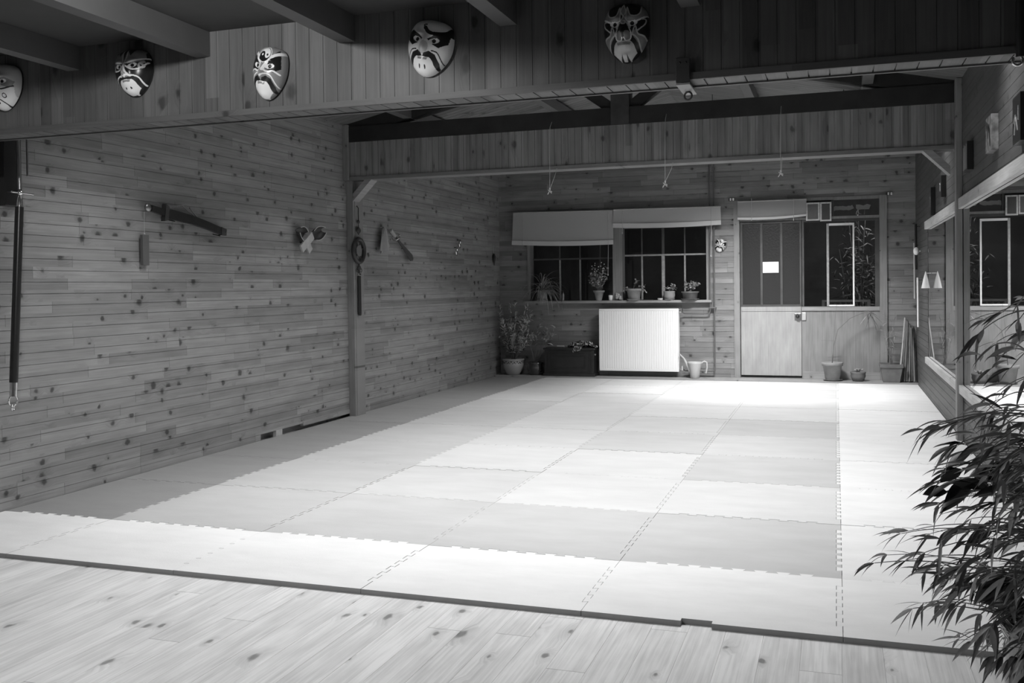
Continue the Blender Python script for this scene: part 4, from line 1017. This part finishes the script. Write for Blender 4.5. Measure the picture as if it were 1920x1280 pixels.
m = MB(); m.tube([(p.x, B1Y-.05, q.z-.0), (p.x, B1Y-.05, 2.40), (p.x-.06, B1Y-.05, ZC-.002)], .016, 12); m.build('pipe', M_IRON, t)
m = MB(); m.ring((p.x-.01, B1Y-.05, q.z-.012), .016, .005, (0, 1, 0), 16, 6, 0, (0, PI*1.5)); m.build('hook', M_CHROME, t)

# pull cords hanging in front of the middle beam
def cord(px, pyt, pyb, loop, label, y=5.22):
    a = at(px, pyt, 'y', y); b = at(px, pyb, 'y', y); a.z = min(a.z, 2.93)
    t = thing('dangling_string', (a.x, y, a.z), label, 'cord', 'cords hanging from the truss')
    top = Vector((a.x, 5.285, 2.86)); m = MB()
    m.tube([top, Vector((a.x, y, 2.80)), Vector((a.x-.006, y, (2.8+b.z)/2)), b+Vector((0, 0, .03))], .0022, 5); m.tube([b+Vector((loop, 0, .14)), b+Vector((.006, 0, .03))], .0022, 5)
    m.tube([b+Vector((loop, 0, .14)), Vector((a.x+loop*.9, 5.285, 2.42))], .0018, 5)
    m.build('string', M_CORD, t)
    m = MB(); m.ball(b+Vector((0, 0, .02)), .009, 0, 8, (1, 1, 1.5)); m.tube([b+Vector((-.022, 0, -.03)), b+Vector((0, 0, .005)), b+Vector((.02, 0, -.01))], .005, 6); m.tube([b+Vector((-.018, 0, .012)), b+Vector((.018, 0, -.022))], .004, 6); m.build('knot', M_CORD, t)
cord(1031, 215, 358, .05, 'thin cord with knotted end, leftmost of those hanging before the middle beam')
cord(1247, 165, 345, .06, 'looped thin cord hanging at the centre before the middle beam')
cord(1464, 200, 325, .012, 'thin cord hanging above the door, rightmost before the middle beam')

# pairs of small white insulators on the back wall
for px, py, who in ((1371, 374, 'at the top left of the door frame'), (1667, 363, 'at the top right of the side window frame')):
    p = at(px, py, 'y', YB-.02); t = thing('blind_bracket', (p.x, YB, p.z), 'pair of small white clips '+who, 'clip')
    m = MB(); m.box((p.x-.035, YB-.012, p.z-.02), (p.x+.03, YB-.0005, p.z+.02), 0, .003); m.build('base', M_IRON, t)
    for dx in (-.008, .028):
        m = MB(); m.box((p.x+dx-.011, YB-.04, p.z-.016), (p.x+dx+.011, YB-.0125, p.z+.018), 0, .003); m.build('clip', M_WHITE, t)

# ------------------------------------------------------------------ THINGS ON THE LEFT WALL
def lw(px, py, d=.05): return at(px, py, 'x', XL+d)
# long pole with chrome fittings
a = lw(37, 366, .12); b = lw(24, 765, .12)
t = thing('training_pole', (a.x, a.y, b.z), 'long black pole with chrome ends hanging on the left wall', 'pole')
dv_ = (b-a); A = lambda s_: a+dv_*s_
m = MB(); m.tube([A(.055), A(.88)], .024, 16); m.build('shaft', M_BLK, t)
m = MB(); m.tube([A(.0), A(.02), A(.054)], [.010, .017, .019], 14); m.build('upper_ferrule', M_CHROME, t)
m = MB(); m.tube([A(.8805), A(.945)], .021, 14); m.build('lower_ferrule', M_CHROME, t)
m = MB(); c_ = A(.965); m.ring(c_, .032, .005, (1, 0, 0), 20, 6, 0, (0, 2*PI), 1.0); m.ring(A(.998), .02, .005, (1, .6, 0)); m.build('end_ring', M_CHROME, t)
m = MB(); m.ball(A(-.012), .018, 0, 12); m.tube([A(-.012)+Vector((0, -.06, 0)), A(-.012)+Vector((-.02, .12, 0))], .006, 8); m.build('cross_pin', M_CHROME, t)
m = MB(); m.tube([A(-.012)+Vector((.0, 0, .02)), Vector((a.x, a.y-.01, 2.45))], .012, 8); m.tube([A(0)+Vector((.012, .05, .12)), Vector((a.x+.012, a.y+.05, 2.45))], .006, 8); m.build('hanger_rod', M_BRASS, t)
m = MB(); m.box((XL+.001, a.y-.03, a.z+.02), (a.x-.02, a.y+.03, a.z+.05)); m.build('wall_bracket', M_IRON, t)
m = MB(); p = lw(18, 300, .02); m.box((XL+.001, p.y-.07, 1.83), (XL+.05, p.y+.06, 2.6), 0, .004); tag(m.build('shade_board', M_BLK), 'black board standing in for the shade on the left wall behind the pole', 'board')  # black board put where the wall is only in shadow

# sword
a = lw(276, 388, .05); b = lw(422, 436, .05); dv_ = b-a
t = thing('wall_sword', (XL, (a.y+b.y)/2, (a.z+b.z)/2), 'dark sheathed sword hung slanting on the left wall', 'sword')
A = lambda s_: a+dv_*s_
n = Vector((0, -dv_.z, dv_.y)).normalized()
def flat(m, s0, s1, h0, h1, th=.012, mi=0, bow=0):
    k = 8
    for i in range(k):
        u0, u1 = i/k, (i+1)/k; p0, p1 = A(s0+(s1-s0)*u0), A(s0+(s1-s0)*u1); w0, w1 = (h0+(h1-h0)*u0)/2, (h0+(h1-h0)*u1)/2
        o0, o1 = n*bow*math.sin(PI*u0), n*bow*math.sin(PI*u1)
        c = [p0-n*w0+o0, p1-n*w1+o1, p1+n*w1+o1, p0+n*w0+o0]; d = Vector((th, 0, 0))
        vs = [q-d for q in c]+[q+d for q in c]; m.mesh(vs, [(0, 1, 2, 3), (7, 6, 5, 4), (0, 4, 5, 1), (1, 5, 6, 2), (2, 6, 7, 3), (3, 7, 4, 0)], mi)
m = MB(); flat(m, .24, .93, .075, .055, .014, 0, .012); SCB = m.build('scabbard', M_CHEST, t)
m = MB(); flat(m, .932, 1.0, .065, .05, .016); m.ball(A(.985), .02, 0, 8); m.build('scabbard_tip', mat('dark_bronze', .12, .3, metal=.7), SCB)
m = MB(); flat(m, .04, .19, .045, .05, .014); m.build('grip', M_BLK, t)
m = MB(); m.ball(A(.01), .034, 0, 10, (.5, 1, 1)); m.build('pommel', M_BRASS, t); m = MB(); flat(m, .192, .235, .13, .10, .018, 0); m.build('guard', mat('dark_bronze', .12, .3, metal=.7), t)
m = MB(); m.tube([A(.25)+n*.05, A(.4)+n*.10, A(.55)+n*.055, A(.62)+n*.02], .006, 6); m.tube([A(.5)+n*.10, A(.6)+n*.05], .005, 6); m.build('sling', M_MIDW, t)
for s_ in (.3, .9):
    m = MB(); q = A(s_); m.tube([(XL+.001, q.y, q.z-.03), (q.x+.02, q.y, q.z-.045)], .004, 6); m.build('nail', M_IRON, t)
# wooden slat hanging on a thread from it
p = lw(271, 440, .03); q = lw(271, 497, .03)
t = thing('wooden_tablet', (p.x, p.y, p.z), 'narrow dark wooden slat hanging by a thread under the sword', 'slat')
m = MB(); m.box((p.x-.012, p.y-.033, q.z), (p.x+.012, p.y+.033, p.z), 0, .002); m.build('slat', mat('slat_wood', .10, .6), t)
m = MB(); m.tube([(p.x, p.y, p.z), (p.x-.0, p.y+.0, A(.02).z-.03)], .0015, 5); m.ball((p.x, p.y, p.z+.006), .006, 0, 8); m.build('thread', M_CORD, t)

# crossed wooden sabres with dark cup-shaped guards
def LWp(px, py, d): return at(px, py, 'x', XL+d)
for (p0, p1, hc, lab, d) in (((570, 443), (582, 471), (560, 434), 'pale crossed wooden club pointing up left, the lower of the pair on the left wall', .04),
                             ((565, 467), (586, 441), (592, 438), 'pale crossed wooden club pointing up right, lying over its pair on the left wall', .075)):
    a = LWp(*p0, d); b = LWp(*p1, d); t = thing('wooden_club', (XL, (a.y+b.y)/2, (a.z+b.z)/2), lab, 'club', 'crossed wooden clubs')
    dv_ = b-a; n = Vector((0, -dv_.z, dv_.y)).normalized(); A = lambda s_: a+dv_*s_
    m = MB(); flat(m, 0, 1, .075, .075, .008); m.build('blade', M_LIGHTW, t)
    c = LWp(*hc, d+.01); m = MB()
    # half-open cup: curved sheet
    ax = (c-(a if (c-a).length < (c-b).length else b)).normalized(); sd = Vector((0, -ax.z, ax.y))
    st = (a if (c-a).length < (c-b).length else b)
    nn_, kk = 14, 10; R_ = .065
    def cup(i, k, e=0):
        th = PI*(i/nn_)-PI/2; s_ = k/kk
        w_ = R_*math.sin(PI*(.25+.62*s_))
        return st+ax*(-.01+.16*s_)+sd*(w_*math.sin(th))*1.0+Vector((d*.0+.05*math.cos(th)*-1+.035+e, 0, 0))
    for i in range(nn_):
        for k in range(kk):
            m.quad([cup(i, k), cup(i+1, k), cup(i+1, k+1), cup(i, k+1)], 0, True); m.quad([cup(i, k, -.004), cup(i+1, k, -.004), cup(i+1, k+1, -.004), cup(i, k+1, -.004)], 0, True)
    CG = m.build('cup_guard', mat('cup_dark', .05, .4), t)
    for kk_ in (0, nn_):
        m = MB(); m.tube([cup(kk_, k) for k in range(kk+1)], .004, 6); m.build('cup_rim', M_LIGHTW, CG)
    m = MB(); q = (a+b)/2; m.tube([(XL+.001, q.y, q.z), (q.x-.009, q.y, q.z)], .004, 6); m.build('nail', M_IRON, t)

# knotted ornament with tassel on the post
px0 = XL+.08+.018
def pw(px, py): return at(px, py, 'x', px0)
q0, q1 = pw(672, 386), pw(675, 592); yy = at(673, 480, 'x', px0).y
t = thing('knot_ornament', (px0, yy, q0.z), 'dark knotted good-luck ornament with long tassel hanging on the left post', 'ornament')
zf = lambda py: at(673, py, 'x', px0).z
m = MB(); m.tube([(XL+.081, yy, zf(386)), (px0, yy, zf(390)), (px0, yy, zf(440))], .005, 6); m.build('hanging_cord', M_KNOT, t)
m = MB(); m.ball((px0, yy, zf(416)), .022, 0, 10, (.5, 1, 1)); m.ball((px0, yy, zf(432)), .036, 0, 10, (.4, 1, 1))
for dy in (-.03, .03): m.ring((px0, yy+dy*.8, zf(432)), .018, .005, (1, 0, 0), 16, 6)
m.build('knot', M_KNOT, t)
cz = zf(470); R_ = (zf(445)-zf(495))/2
m = MB(); m.ring((px0, yy, cz), R_*.86, .022, (1, 0, 0), 36, 10, 0, (0, 2*PI), 1.0); 
m.build('hoop', mat('carved_dark', .04, .35), t)
m = MB(); m.lathe([(R_*.42, -.006), (R_*.45, 0), (R_*.42, .006)], (0, 0, 0), 24, M=Matrix.Translation((px0, yy, cz)) @ Matrix.Rotation(PI/2, 4, 'Y')); m.build('disc', mat('jade_grey', .16, .4), t)
m = MB()
for th in (.3, 1.2, 2.0, 2.9, 3.9, 5.2): m.tube([(px0, yy+math.cos(th)*R_*.42, cz+math.sin(th)*R_*.42), (px0, yy+math.cos(th)*R_*.8, cz+math.sin(th)*R_*.8)], .006, 6)
m.build('spokes', M_KNOT, t)
m = MB(); zk = zf(503); m.ball((px0, yy, zk), .034, 0, 10, (.5, 1, 1))
for dy in (-.04, .04): m.ring((px0, yy+dy, zk-.02), .02, .004, (1, 0, 0), 16, 6)
m.tube([(px0, yy, cz-R_*.8), (px0, yy, zf(513))], .008, 6); m.build('lower_knot', M_KNOT, t)
m = MB(); m.box((px0-.012, yy-.02, zf(517)), (px0+.014, yy+.02, zf(512)), 0, .003); m.build('tassel_band', M_CHROME, t)
m = MB()
for k in range(40):
    r_ = .024*math.sqrt(random.random()); th = random.uniform(0, 2*PI); m.tube([(px0+r_*.5*math.cos(th), yy+r_*math.sin(th), zf(517)), (px0+r_*.6*math.cos(th), yy+r_*1.1*math.sin(th), zf(592)+random.uniform(0, .03))], .0035, 4)
m.build('tassel', M_TASSEL, t)

# short sabre with grey cloth
a = lw(733, 432, .04); b = lw(774, 487, .04); dv_ = b-a; n = Vector((0, -dv_.z, dv_.y)).normalized(); A = lambda s_: a+dv_*s_
t = thing('wall_sabre', (XL, a.y, a.z), 'short sabre with broad tip and knotted cloth on the left wall right of the post', 'sabre')
m = MB(); flat(m, .22, .6, .022, .045, .005); flat(m, .6, .93, .05, .085, .005); flat(m, .93, 1, .085, .03, .005); m.build('blade', mat('dull_blade', .10, .4, metal=.5), t)
m = MB(); flat(m, 0, .2, .035, .03, .01); m.build('grip', M_LIGHTW, t)
m = MB(); c_ = A(.21); m.ring(c_, .045, .007, dv_.normalized(), 20, 6); m.build('guard', M_CHROME, t)
m = MB(); q = A(.6); m.tube([(XL+.001, q.y, q.z-.0), (q.x-.006, q.y, q.z)], .004, 6); m.build('nail', M_IRON, t)
t2 = MB(); p = lw(724, 428, .08); cols = 10; rows = 8
def cl(i, j, e=0):
    u = i/cols; v = j/rows; wv = .03+.11*v**.8
    return Vector((XL+.055+.022*math.sin(u*11+v)+e, p.y+(u-.45)*wv*2.2, p.z-(.36-.16*abs(u-.3))*v*.78))
for i in range(cols):
    for j in range(rows):
        t2.quad([cl(i, j), cl(i+1, j), cl(i+1, j+1), cl(i, j+1)], 0, True); t2.quad([cl(i, j, -.003), cl(i+1, j, -.003), cl(i+1, j+1, -.003), cl(i, j+1, -.003)], 0, True)
t2.ball((XL+.05, p.y-.005, p.z), .018, 0, 10)
t2.tube([(XL+.001, p.y-.005, p.z+.005), (XL+.05, p.y-.005, p.z+.005)], .004, 6)
t2.build('sabre_cloth', M_CLOTH, t)

# two chrome rings
for px, py, lab in ((862, 457, 'upper chrome hand ring on the left wall'), (856, 471, 'lower chrome hand ring on the left wall')):
    p = lw(px, py, .03); t = thing('chrome_ring', (XL, p.y, p.z), lab, 'ring', 'chrome rings on the left wall')
    m = MB(); m.ring(p, .052, .011, (1, .25, 0)); m.build('ring', M_CHROME, t)
    m = MB(); m.tube([(XL+.001, p.y, p.z+.05), (p.x+.012, p.y, p.z+.048)], .004, 6); m.build('nail', M_IRON, t)
# small dark charm near the corner
p = lw(926, 480, .02); t = thing('hanging_charm', (XL, p.y, p.z), 'small dark charm on a string near the left corner', 'charm')
m = MB(); m.tube([(XL+.001, p.y, lw(926, 455).z), (p.x, p.y, p.z)], .003, 5); m.build('string', M_CORD, t)
m = MB(); m.lathe([(.005, -.13), (.018, -.06), (.022, 0), (.012, .03), (.001, .035)], (p.x+.004, p.y, p.z), 12, sq=1.4); m.build('charm', M_BLK, t)

# ------------------------------------------------------------------ THINGS ON THE RIGHT WALL
M_PLQ = [mat('plaque_dark', .02, .4), mat('plaque_face', .20, .6, noise_amt=.6, noise_scale=18), mat('plaque_mark', .5, .6)]
def plaque(px, pyt, pyb, w_, label, style):
    a = at(px, pyt, 'x', XR-.02); b = at(px, pyb, 'x', XR-.02); yc = a.y; th = .045
    t = thing('wall_plaque', (XR, yc, b.z), label, 'plaque', 'plaques on the right wall above the mirror')
    m = MB(); m.box((XR-th, yc-w_/2, b.z), (XR-.001, yc+w_/2, a.z), 0, .002); m.build('board', M_PLQ[0] if style != 1 else M_PLQ[1], t)
    m = MB(); xf = XR-th-.0008; h = a.z-b.z
    if style == 0:
        for k in range(4):
            yy_ = yc-w_*.34+k*w_*.22; m.box((xf-.001, yy_, b.z+h*.06), (xf, yy_+w_*.07, a.z-h*.06*(1+k % 2)))
    elif style == 1:
        for k in range(7): m.ball((xf, yc+random.uniform(-.3, .3)*w_, b.z+h*random.uniform(.12, .88)), .02, 0, 8, (.05, 1, 1.6))
    elif style == 2:
        for q in (((-.3, .75), (-.3, .45)), ((0, .55), (-.2, .25)), ((0, .55), (.22, .2)), ((.1, .6), (.3, .45))):
            m.tube([(xf, yc+q[0][0]*w_, b.z+q[0][1]*h), (xf, yc+q[1][0]*w_, b.z+q[1][1]*h)], .004, 5)
    elif style == 3:
        m.box((xf-.001, yc-.01, b.z+h*.3), (xf, yc+.012, b.z+h*.7)); m.tube([(xf, yc-.04, b.z+h*.6), (xf, yc+.04, b.z+h*.66)], .003, 5)
    m.build('marking', M_PLQ[2] if style != 1 else M_PLQ[0], t)
plaque(1749, 352, 404, .13, 'plain narrow black plaque above the far end of the mirror', 3)
plaque(1768, 330, 371, .20, 'black plaque with small worn mark, second from the back corner', 3)
plaque(1816, 268, 321, .26, 'dark plaque with vertical pale strokes just in front of the post', 0)
plaque(1861, 218, 284, .24, 'plaque with mottled grey face above the mirror', 1)
plaque(1915, 178, 268, .24, 'black plaque with a pale brush-stroke figure, nearest the viewer', 2)
# staffs hanging on the wall end
for (p0, p1, r_, g_, lab, yoff) in (((1722, 420), (1725, 505), .014, M_BLK, 'short black staff hanging on the right wall beyond the mirror', 9.35), ((1717, 455), (1719, 560), .011, M_CAN, 'upper pale thin staff hanging on the right wall', 9.62),
                              ((1723, 520), (1725, 613), .012, M_WHITE, 'lower white thin staff hanging on the right wall', 9.1)):
    a = at(p0[0], p0[1], 'x', XR-.05); b = at(p1[0], p1[1], 'x', XR-.05)
    zt1 = CAM.z+(a.z-CAM.z)*(yoff-CAM.y)/(a.y-CAM.y); zb1 = CAM.z+(b.z-CAM.z)*(yoff-CAM.y)/(b.y-CAM.y)
    t = thing('wooden_staff', (XR-.05, yoff, zb1), lab, 'staff', 'staffs hanging beyond the mirror')
    m = MB(); m.tube([(XR-.05, yoff, zt1), (XR-.045, yoff+.02, zb1)], r_, 10); m.build('shaft', g_, t)
    m = MB(); m.tube([(XR-.001, yoff, zt1-.03), (XR-.05-r_, yoff, zt1-.03)], .004, 6); m.build('peg', M_IRON, t)
a = at(1721, 470, 'x', XR-.04); m = MB(); m.ball((XR-.05, 9.3, a.z), .05, 0, 10, (.7, .8, 1)); m.tube([(XR-.001, 9.3, a.z), (XR-.03, 9.3, a.z)], .01, 6)
tag(m.build('cloth_wrap', M_PAPER), 'small white cloth knot wrapped on the staff hooks', 'cloth')
# white paper cone hanging at the mirror edge
a = at(1737, 512, 'x', XR-.05); b = at(1735, 540, 'x', XR-.05); m = MB()
m.lathe([(.045, -.0), (.024, .10), (.002, a.z-b.z+.02)], (XR-.058, a.y, b.z), 20); m.tube([(XR-.001, a.y, a.z), (XR-.058, a.y, a.z+.0)], .003, 6)
tag(m.build('paper_cone', M_WHITE), 'white paper cone hanging at the far edge of the mirror', 'cone')

# ------------------------------------------------------------------ BIG BAMBOO AT THE RIGHT FRONT
PC = Vector((.62, -.62, FLOOR+.0))
t = thing('potted_bamboo', PC, 'large bushy bamboo in a dark glazed pot at the right front edge of the mats', 'potted plant')
m = MB(); m.lathe([(.13, 0), (.15, .01), (.19, .12), (.215, .28), (.21, .38), (.225, .41), (.225, .43), (.20, .43), (.19, .38), (.001, .38)], PC, 40); m.build('pot', M_GLAZED, t)
m = MB(); m.lathe([(.185, .385), (.1, .395), (.001, .40)], PC, 24); m.build('soil', M_SOIL, t)
canes = []; mc = MB(); ml = MB(); md = MB(); mw = MB()
for k in range(11):
    az = random.uniform(0, 2*PI); b0 = PC+Vector((math.cos(az)*.1, math.sin(az)*.1, .38))
    top = PC+Vector((random.uniform(-.22, .24), random.uniform(-.22, .35), random.uniform(.9, 1.42)))
    pts = [b0.lerp(top, i/10)+Vector((0, 0, .06*math.sin(PI*i/10))) for i in range(11)]
    canes.append(pts); mc.tube(pts, [.006*(1-.06*i) for i in range(11)], 6)
def twig(tip, n_, L=.088, W_=.0135, which=None, spread=.9, sag=.8):
    best = min(((p-tip).length+abs(p.z-tip.z-.02)*.7, i, j) for i, c_ in enumerate(canes) for j, p in enumerate(c_))
    s_ = canes[best[1]][best[2]]; mid = (s_+tip)/2+Vector((0, 0, .07))
    pts = [s_.lerp(mid, i/8).lerp(mid.lerp(tip, i/8), i/8) for i in range(9)]
    mc.tube(pts, [.0028*(1-.07*i) for i in range(9)], 4)
    out = (tip-s_); out.z = 0
    if out.length < .02: out = Vector((-1, 0, 0))
    out.normalize()
    for k in range(n_):
        s1 = 1 if k < 3 else random.uniform(.45, 1); q = s1*8; i = min(7, int(q)); p = pts[i].lerp(pts[i+1], q-i)
        d = (out+Vector((random.uniform(-spread, spread), random.uniform(-spread, spread), random.uniform(-1.5, .3)*sag))).normalized()
        mbx = random.choice((ml, ml, md)) if which is None else which
        mbx.leaf(p, d, L*random.uniform(.7, 1.25), W_*random.uniform(.75, 1.25), 0, random.uniform(.3, 1.0), n=6)
def pt(px, py, y): return at(px, py, 'y', y)
edge = [(1735, 805), (1765, 800), (1790, 835), (1800, 790), (1755, 905), (1780, 880), (1760, 945), (1795, 930), (1705, 995), (1690, 1000), (1745, 1000), (1735, 1035), (1665, 1040), (1640, 1055), (1700, 1050), (1765, 1010), (1735, 1070), (1770, 1060),
        (1730, 1130), (1712, 1140), (1760, 1125), (1790, 1130), (1800, 1195), (1825, 1200), (1850, 1215), (1880, 1230), (1800, 1110), (1840, 1150)]
for px, py in edge: twig(pt(px, py, random.uniform(-.85, -.3)), 6)
for k in range(130):
    py = random.uniform(770, 1240); lim = 1790 if py < 1000 else (1770 if py < 1120 else 1830)
    px = lim+(1990-lim)*random.random()**.8; twig(pt(px, py, random.uniform(-.95, -.05)), 6)
for px, py in ((1850, 600), (1880, 585), (1910, 600), (1870, 640), (1905, 650), (1835, 625), (1860, 690), (1895, 690), (1840, 665), (1925, 560), (1900, 720), (1870, 735), (1930, 620), (1935, 680)):
    twig(pt(px, py, random.uniform(-.7, -.2)), 4, sag=1.0)
# broad dark leaves
for k in range(34):
    px = random.uniform(1775, 1900); py = random.uniform(830, 1010); p = pt(px, py, random.uniform(-.7, -.3))
    best = min(((q-p).length, q) for c_ in canes for q in c_)[1] if False else min((q for c_ in canes for q in c_), key=lambda q: (q-p).length)
    mc.tube([best, (best+p)/2+Vector((0, 0, .03)), p], .002, 4)
    mw.leaf(p, Vector((-1+random.random()*.6, random.uniform(-.5, .5), random.uniform(-.5, .2))), random.uniform(.07, .13), random.uniform(.035, .055), 0, .5, n=7, wide=.6)
for k in range(26):
    p = PC+Vector((random.uniform(-.2, .12), random.uniform(-.28, .1), random.uniform(.28, .55)))
    mw.leaf(p, rnd_dir(-40, 20), random.uniform(.1, .16), random.uniform(.06, .09), 0, .8, n=7, wide=.6)
mc.build('canes', M_STEM, t)
f_ = ml.build('foliage', M_LEAF, t); md.build('dark_foliage', M_LEAFD, t); mw.build('broad_leaves', mat('broad_leaf', .022, .35, spec=.6), t)

# bamboo growing in the yard outside the side window
t = thing('yard_bamboo', (.35, YB+1.1, -.3), 'dark leafy bamboo outside the side window', 'bamboo'); ms_ = MB(); mf = MB()
for k in range(13):
    b0 = Vector((.30+random.uniform(-.2, .25), YB+1.1+random.uniform(-.2, .2), -.3)); top = b0+Vector((random.uniform(-.35, .35), 0, random.uniform(1.7, 2.7)))
    ms_.tube([b0, b0.lerp(top, .5)+Vector((.03, 0, 0)), top], [.012, .009, .004], 6)
    for q in range(60):
        p = b0.lerp(top, random.uniform(.45, 1))+Vector((random.uniform(-.12, .12), random.uniform(-.1, .1), 0)); mf.leaf(p, rnd_dir(-50, 30), random.uniform(.09, .16), .020, 0, .6)
ms_.build('canes', M_STEM, t); mf.build('foliage', M_LEAF, t)

# ------------------------------------------------------------------ LAMPS (battens made up for the added fill lights, above the sight line; bulb)
for nm, loc, sx, sy, pw_, spr, rot in LIGHTS:
    place = {'back_wall_fill': 'aimed at the back wall', 'far_fill': 'hanging flat over the far mats', 'far_left_fill': 'near the left wall behind the truss', 'middle_left_fill': 'over the mats by the left wall', 'right_fill': 'over the far mats by the mirror', 'middle_fill': 'over the middle of the mats',
             'near_fill': 'behind the mask beam at right', 'mirror_side_fill': 'over the mats beside the mirror', 'left_fill': 'behind the mask beam at left', 'low_ceiling_lamp': 'under the low joisted ceiling'}[nm]
    t = thing('added_tube_lamp', loc, 'added unseen tube lamp '+place, 'lamp')
    Mx = Matrix.Translation(loc) @ Matrix.Rotation(rot[1], 4, 'Y') @ Matrix.Rotation(rot[0], 4, 'X')
    m = MB(); m.box((-sx/2-.03, -.06, .032), (sx/2+.03, .06, .08), 0, .005, Mx); m.build('housing', M_WHITE, t)
    m = MB(); m.tube([Mx @ Vector((-sx/2, 0, .016)), Mx @ Vector((sx/2, 0, .016))], .013, 12); m.build('tube', M_TUBE, t)
    for dx in (-sx/3, sx/3):
        q = Mx @ Vector((dx, 0, .08)); zc = (ZE+SL*min(q.x-XL, XR-q.x)-.012) if q.y > 0 else ZC-.001
        m = MB(); m.tube([q, (q.x, q.y, zc)], .004, 6); m.build('suspension_wire', M_IRON, t)
t = thing('bulb_lamp', BULB, 'bare bulb between the joists of the low ceiling', 'lamp')
m = MB(); m.tube([(BULB.x, BULB.y, BULB.z+.04), (BULB.x, BULB.y, ZC-.001)], .018, 12); m.build('socket', M_IRON, t)
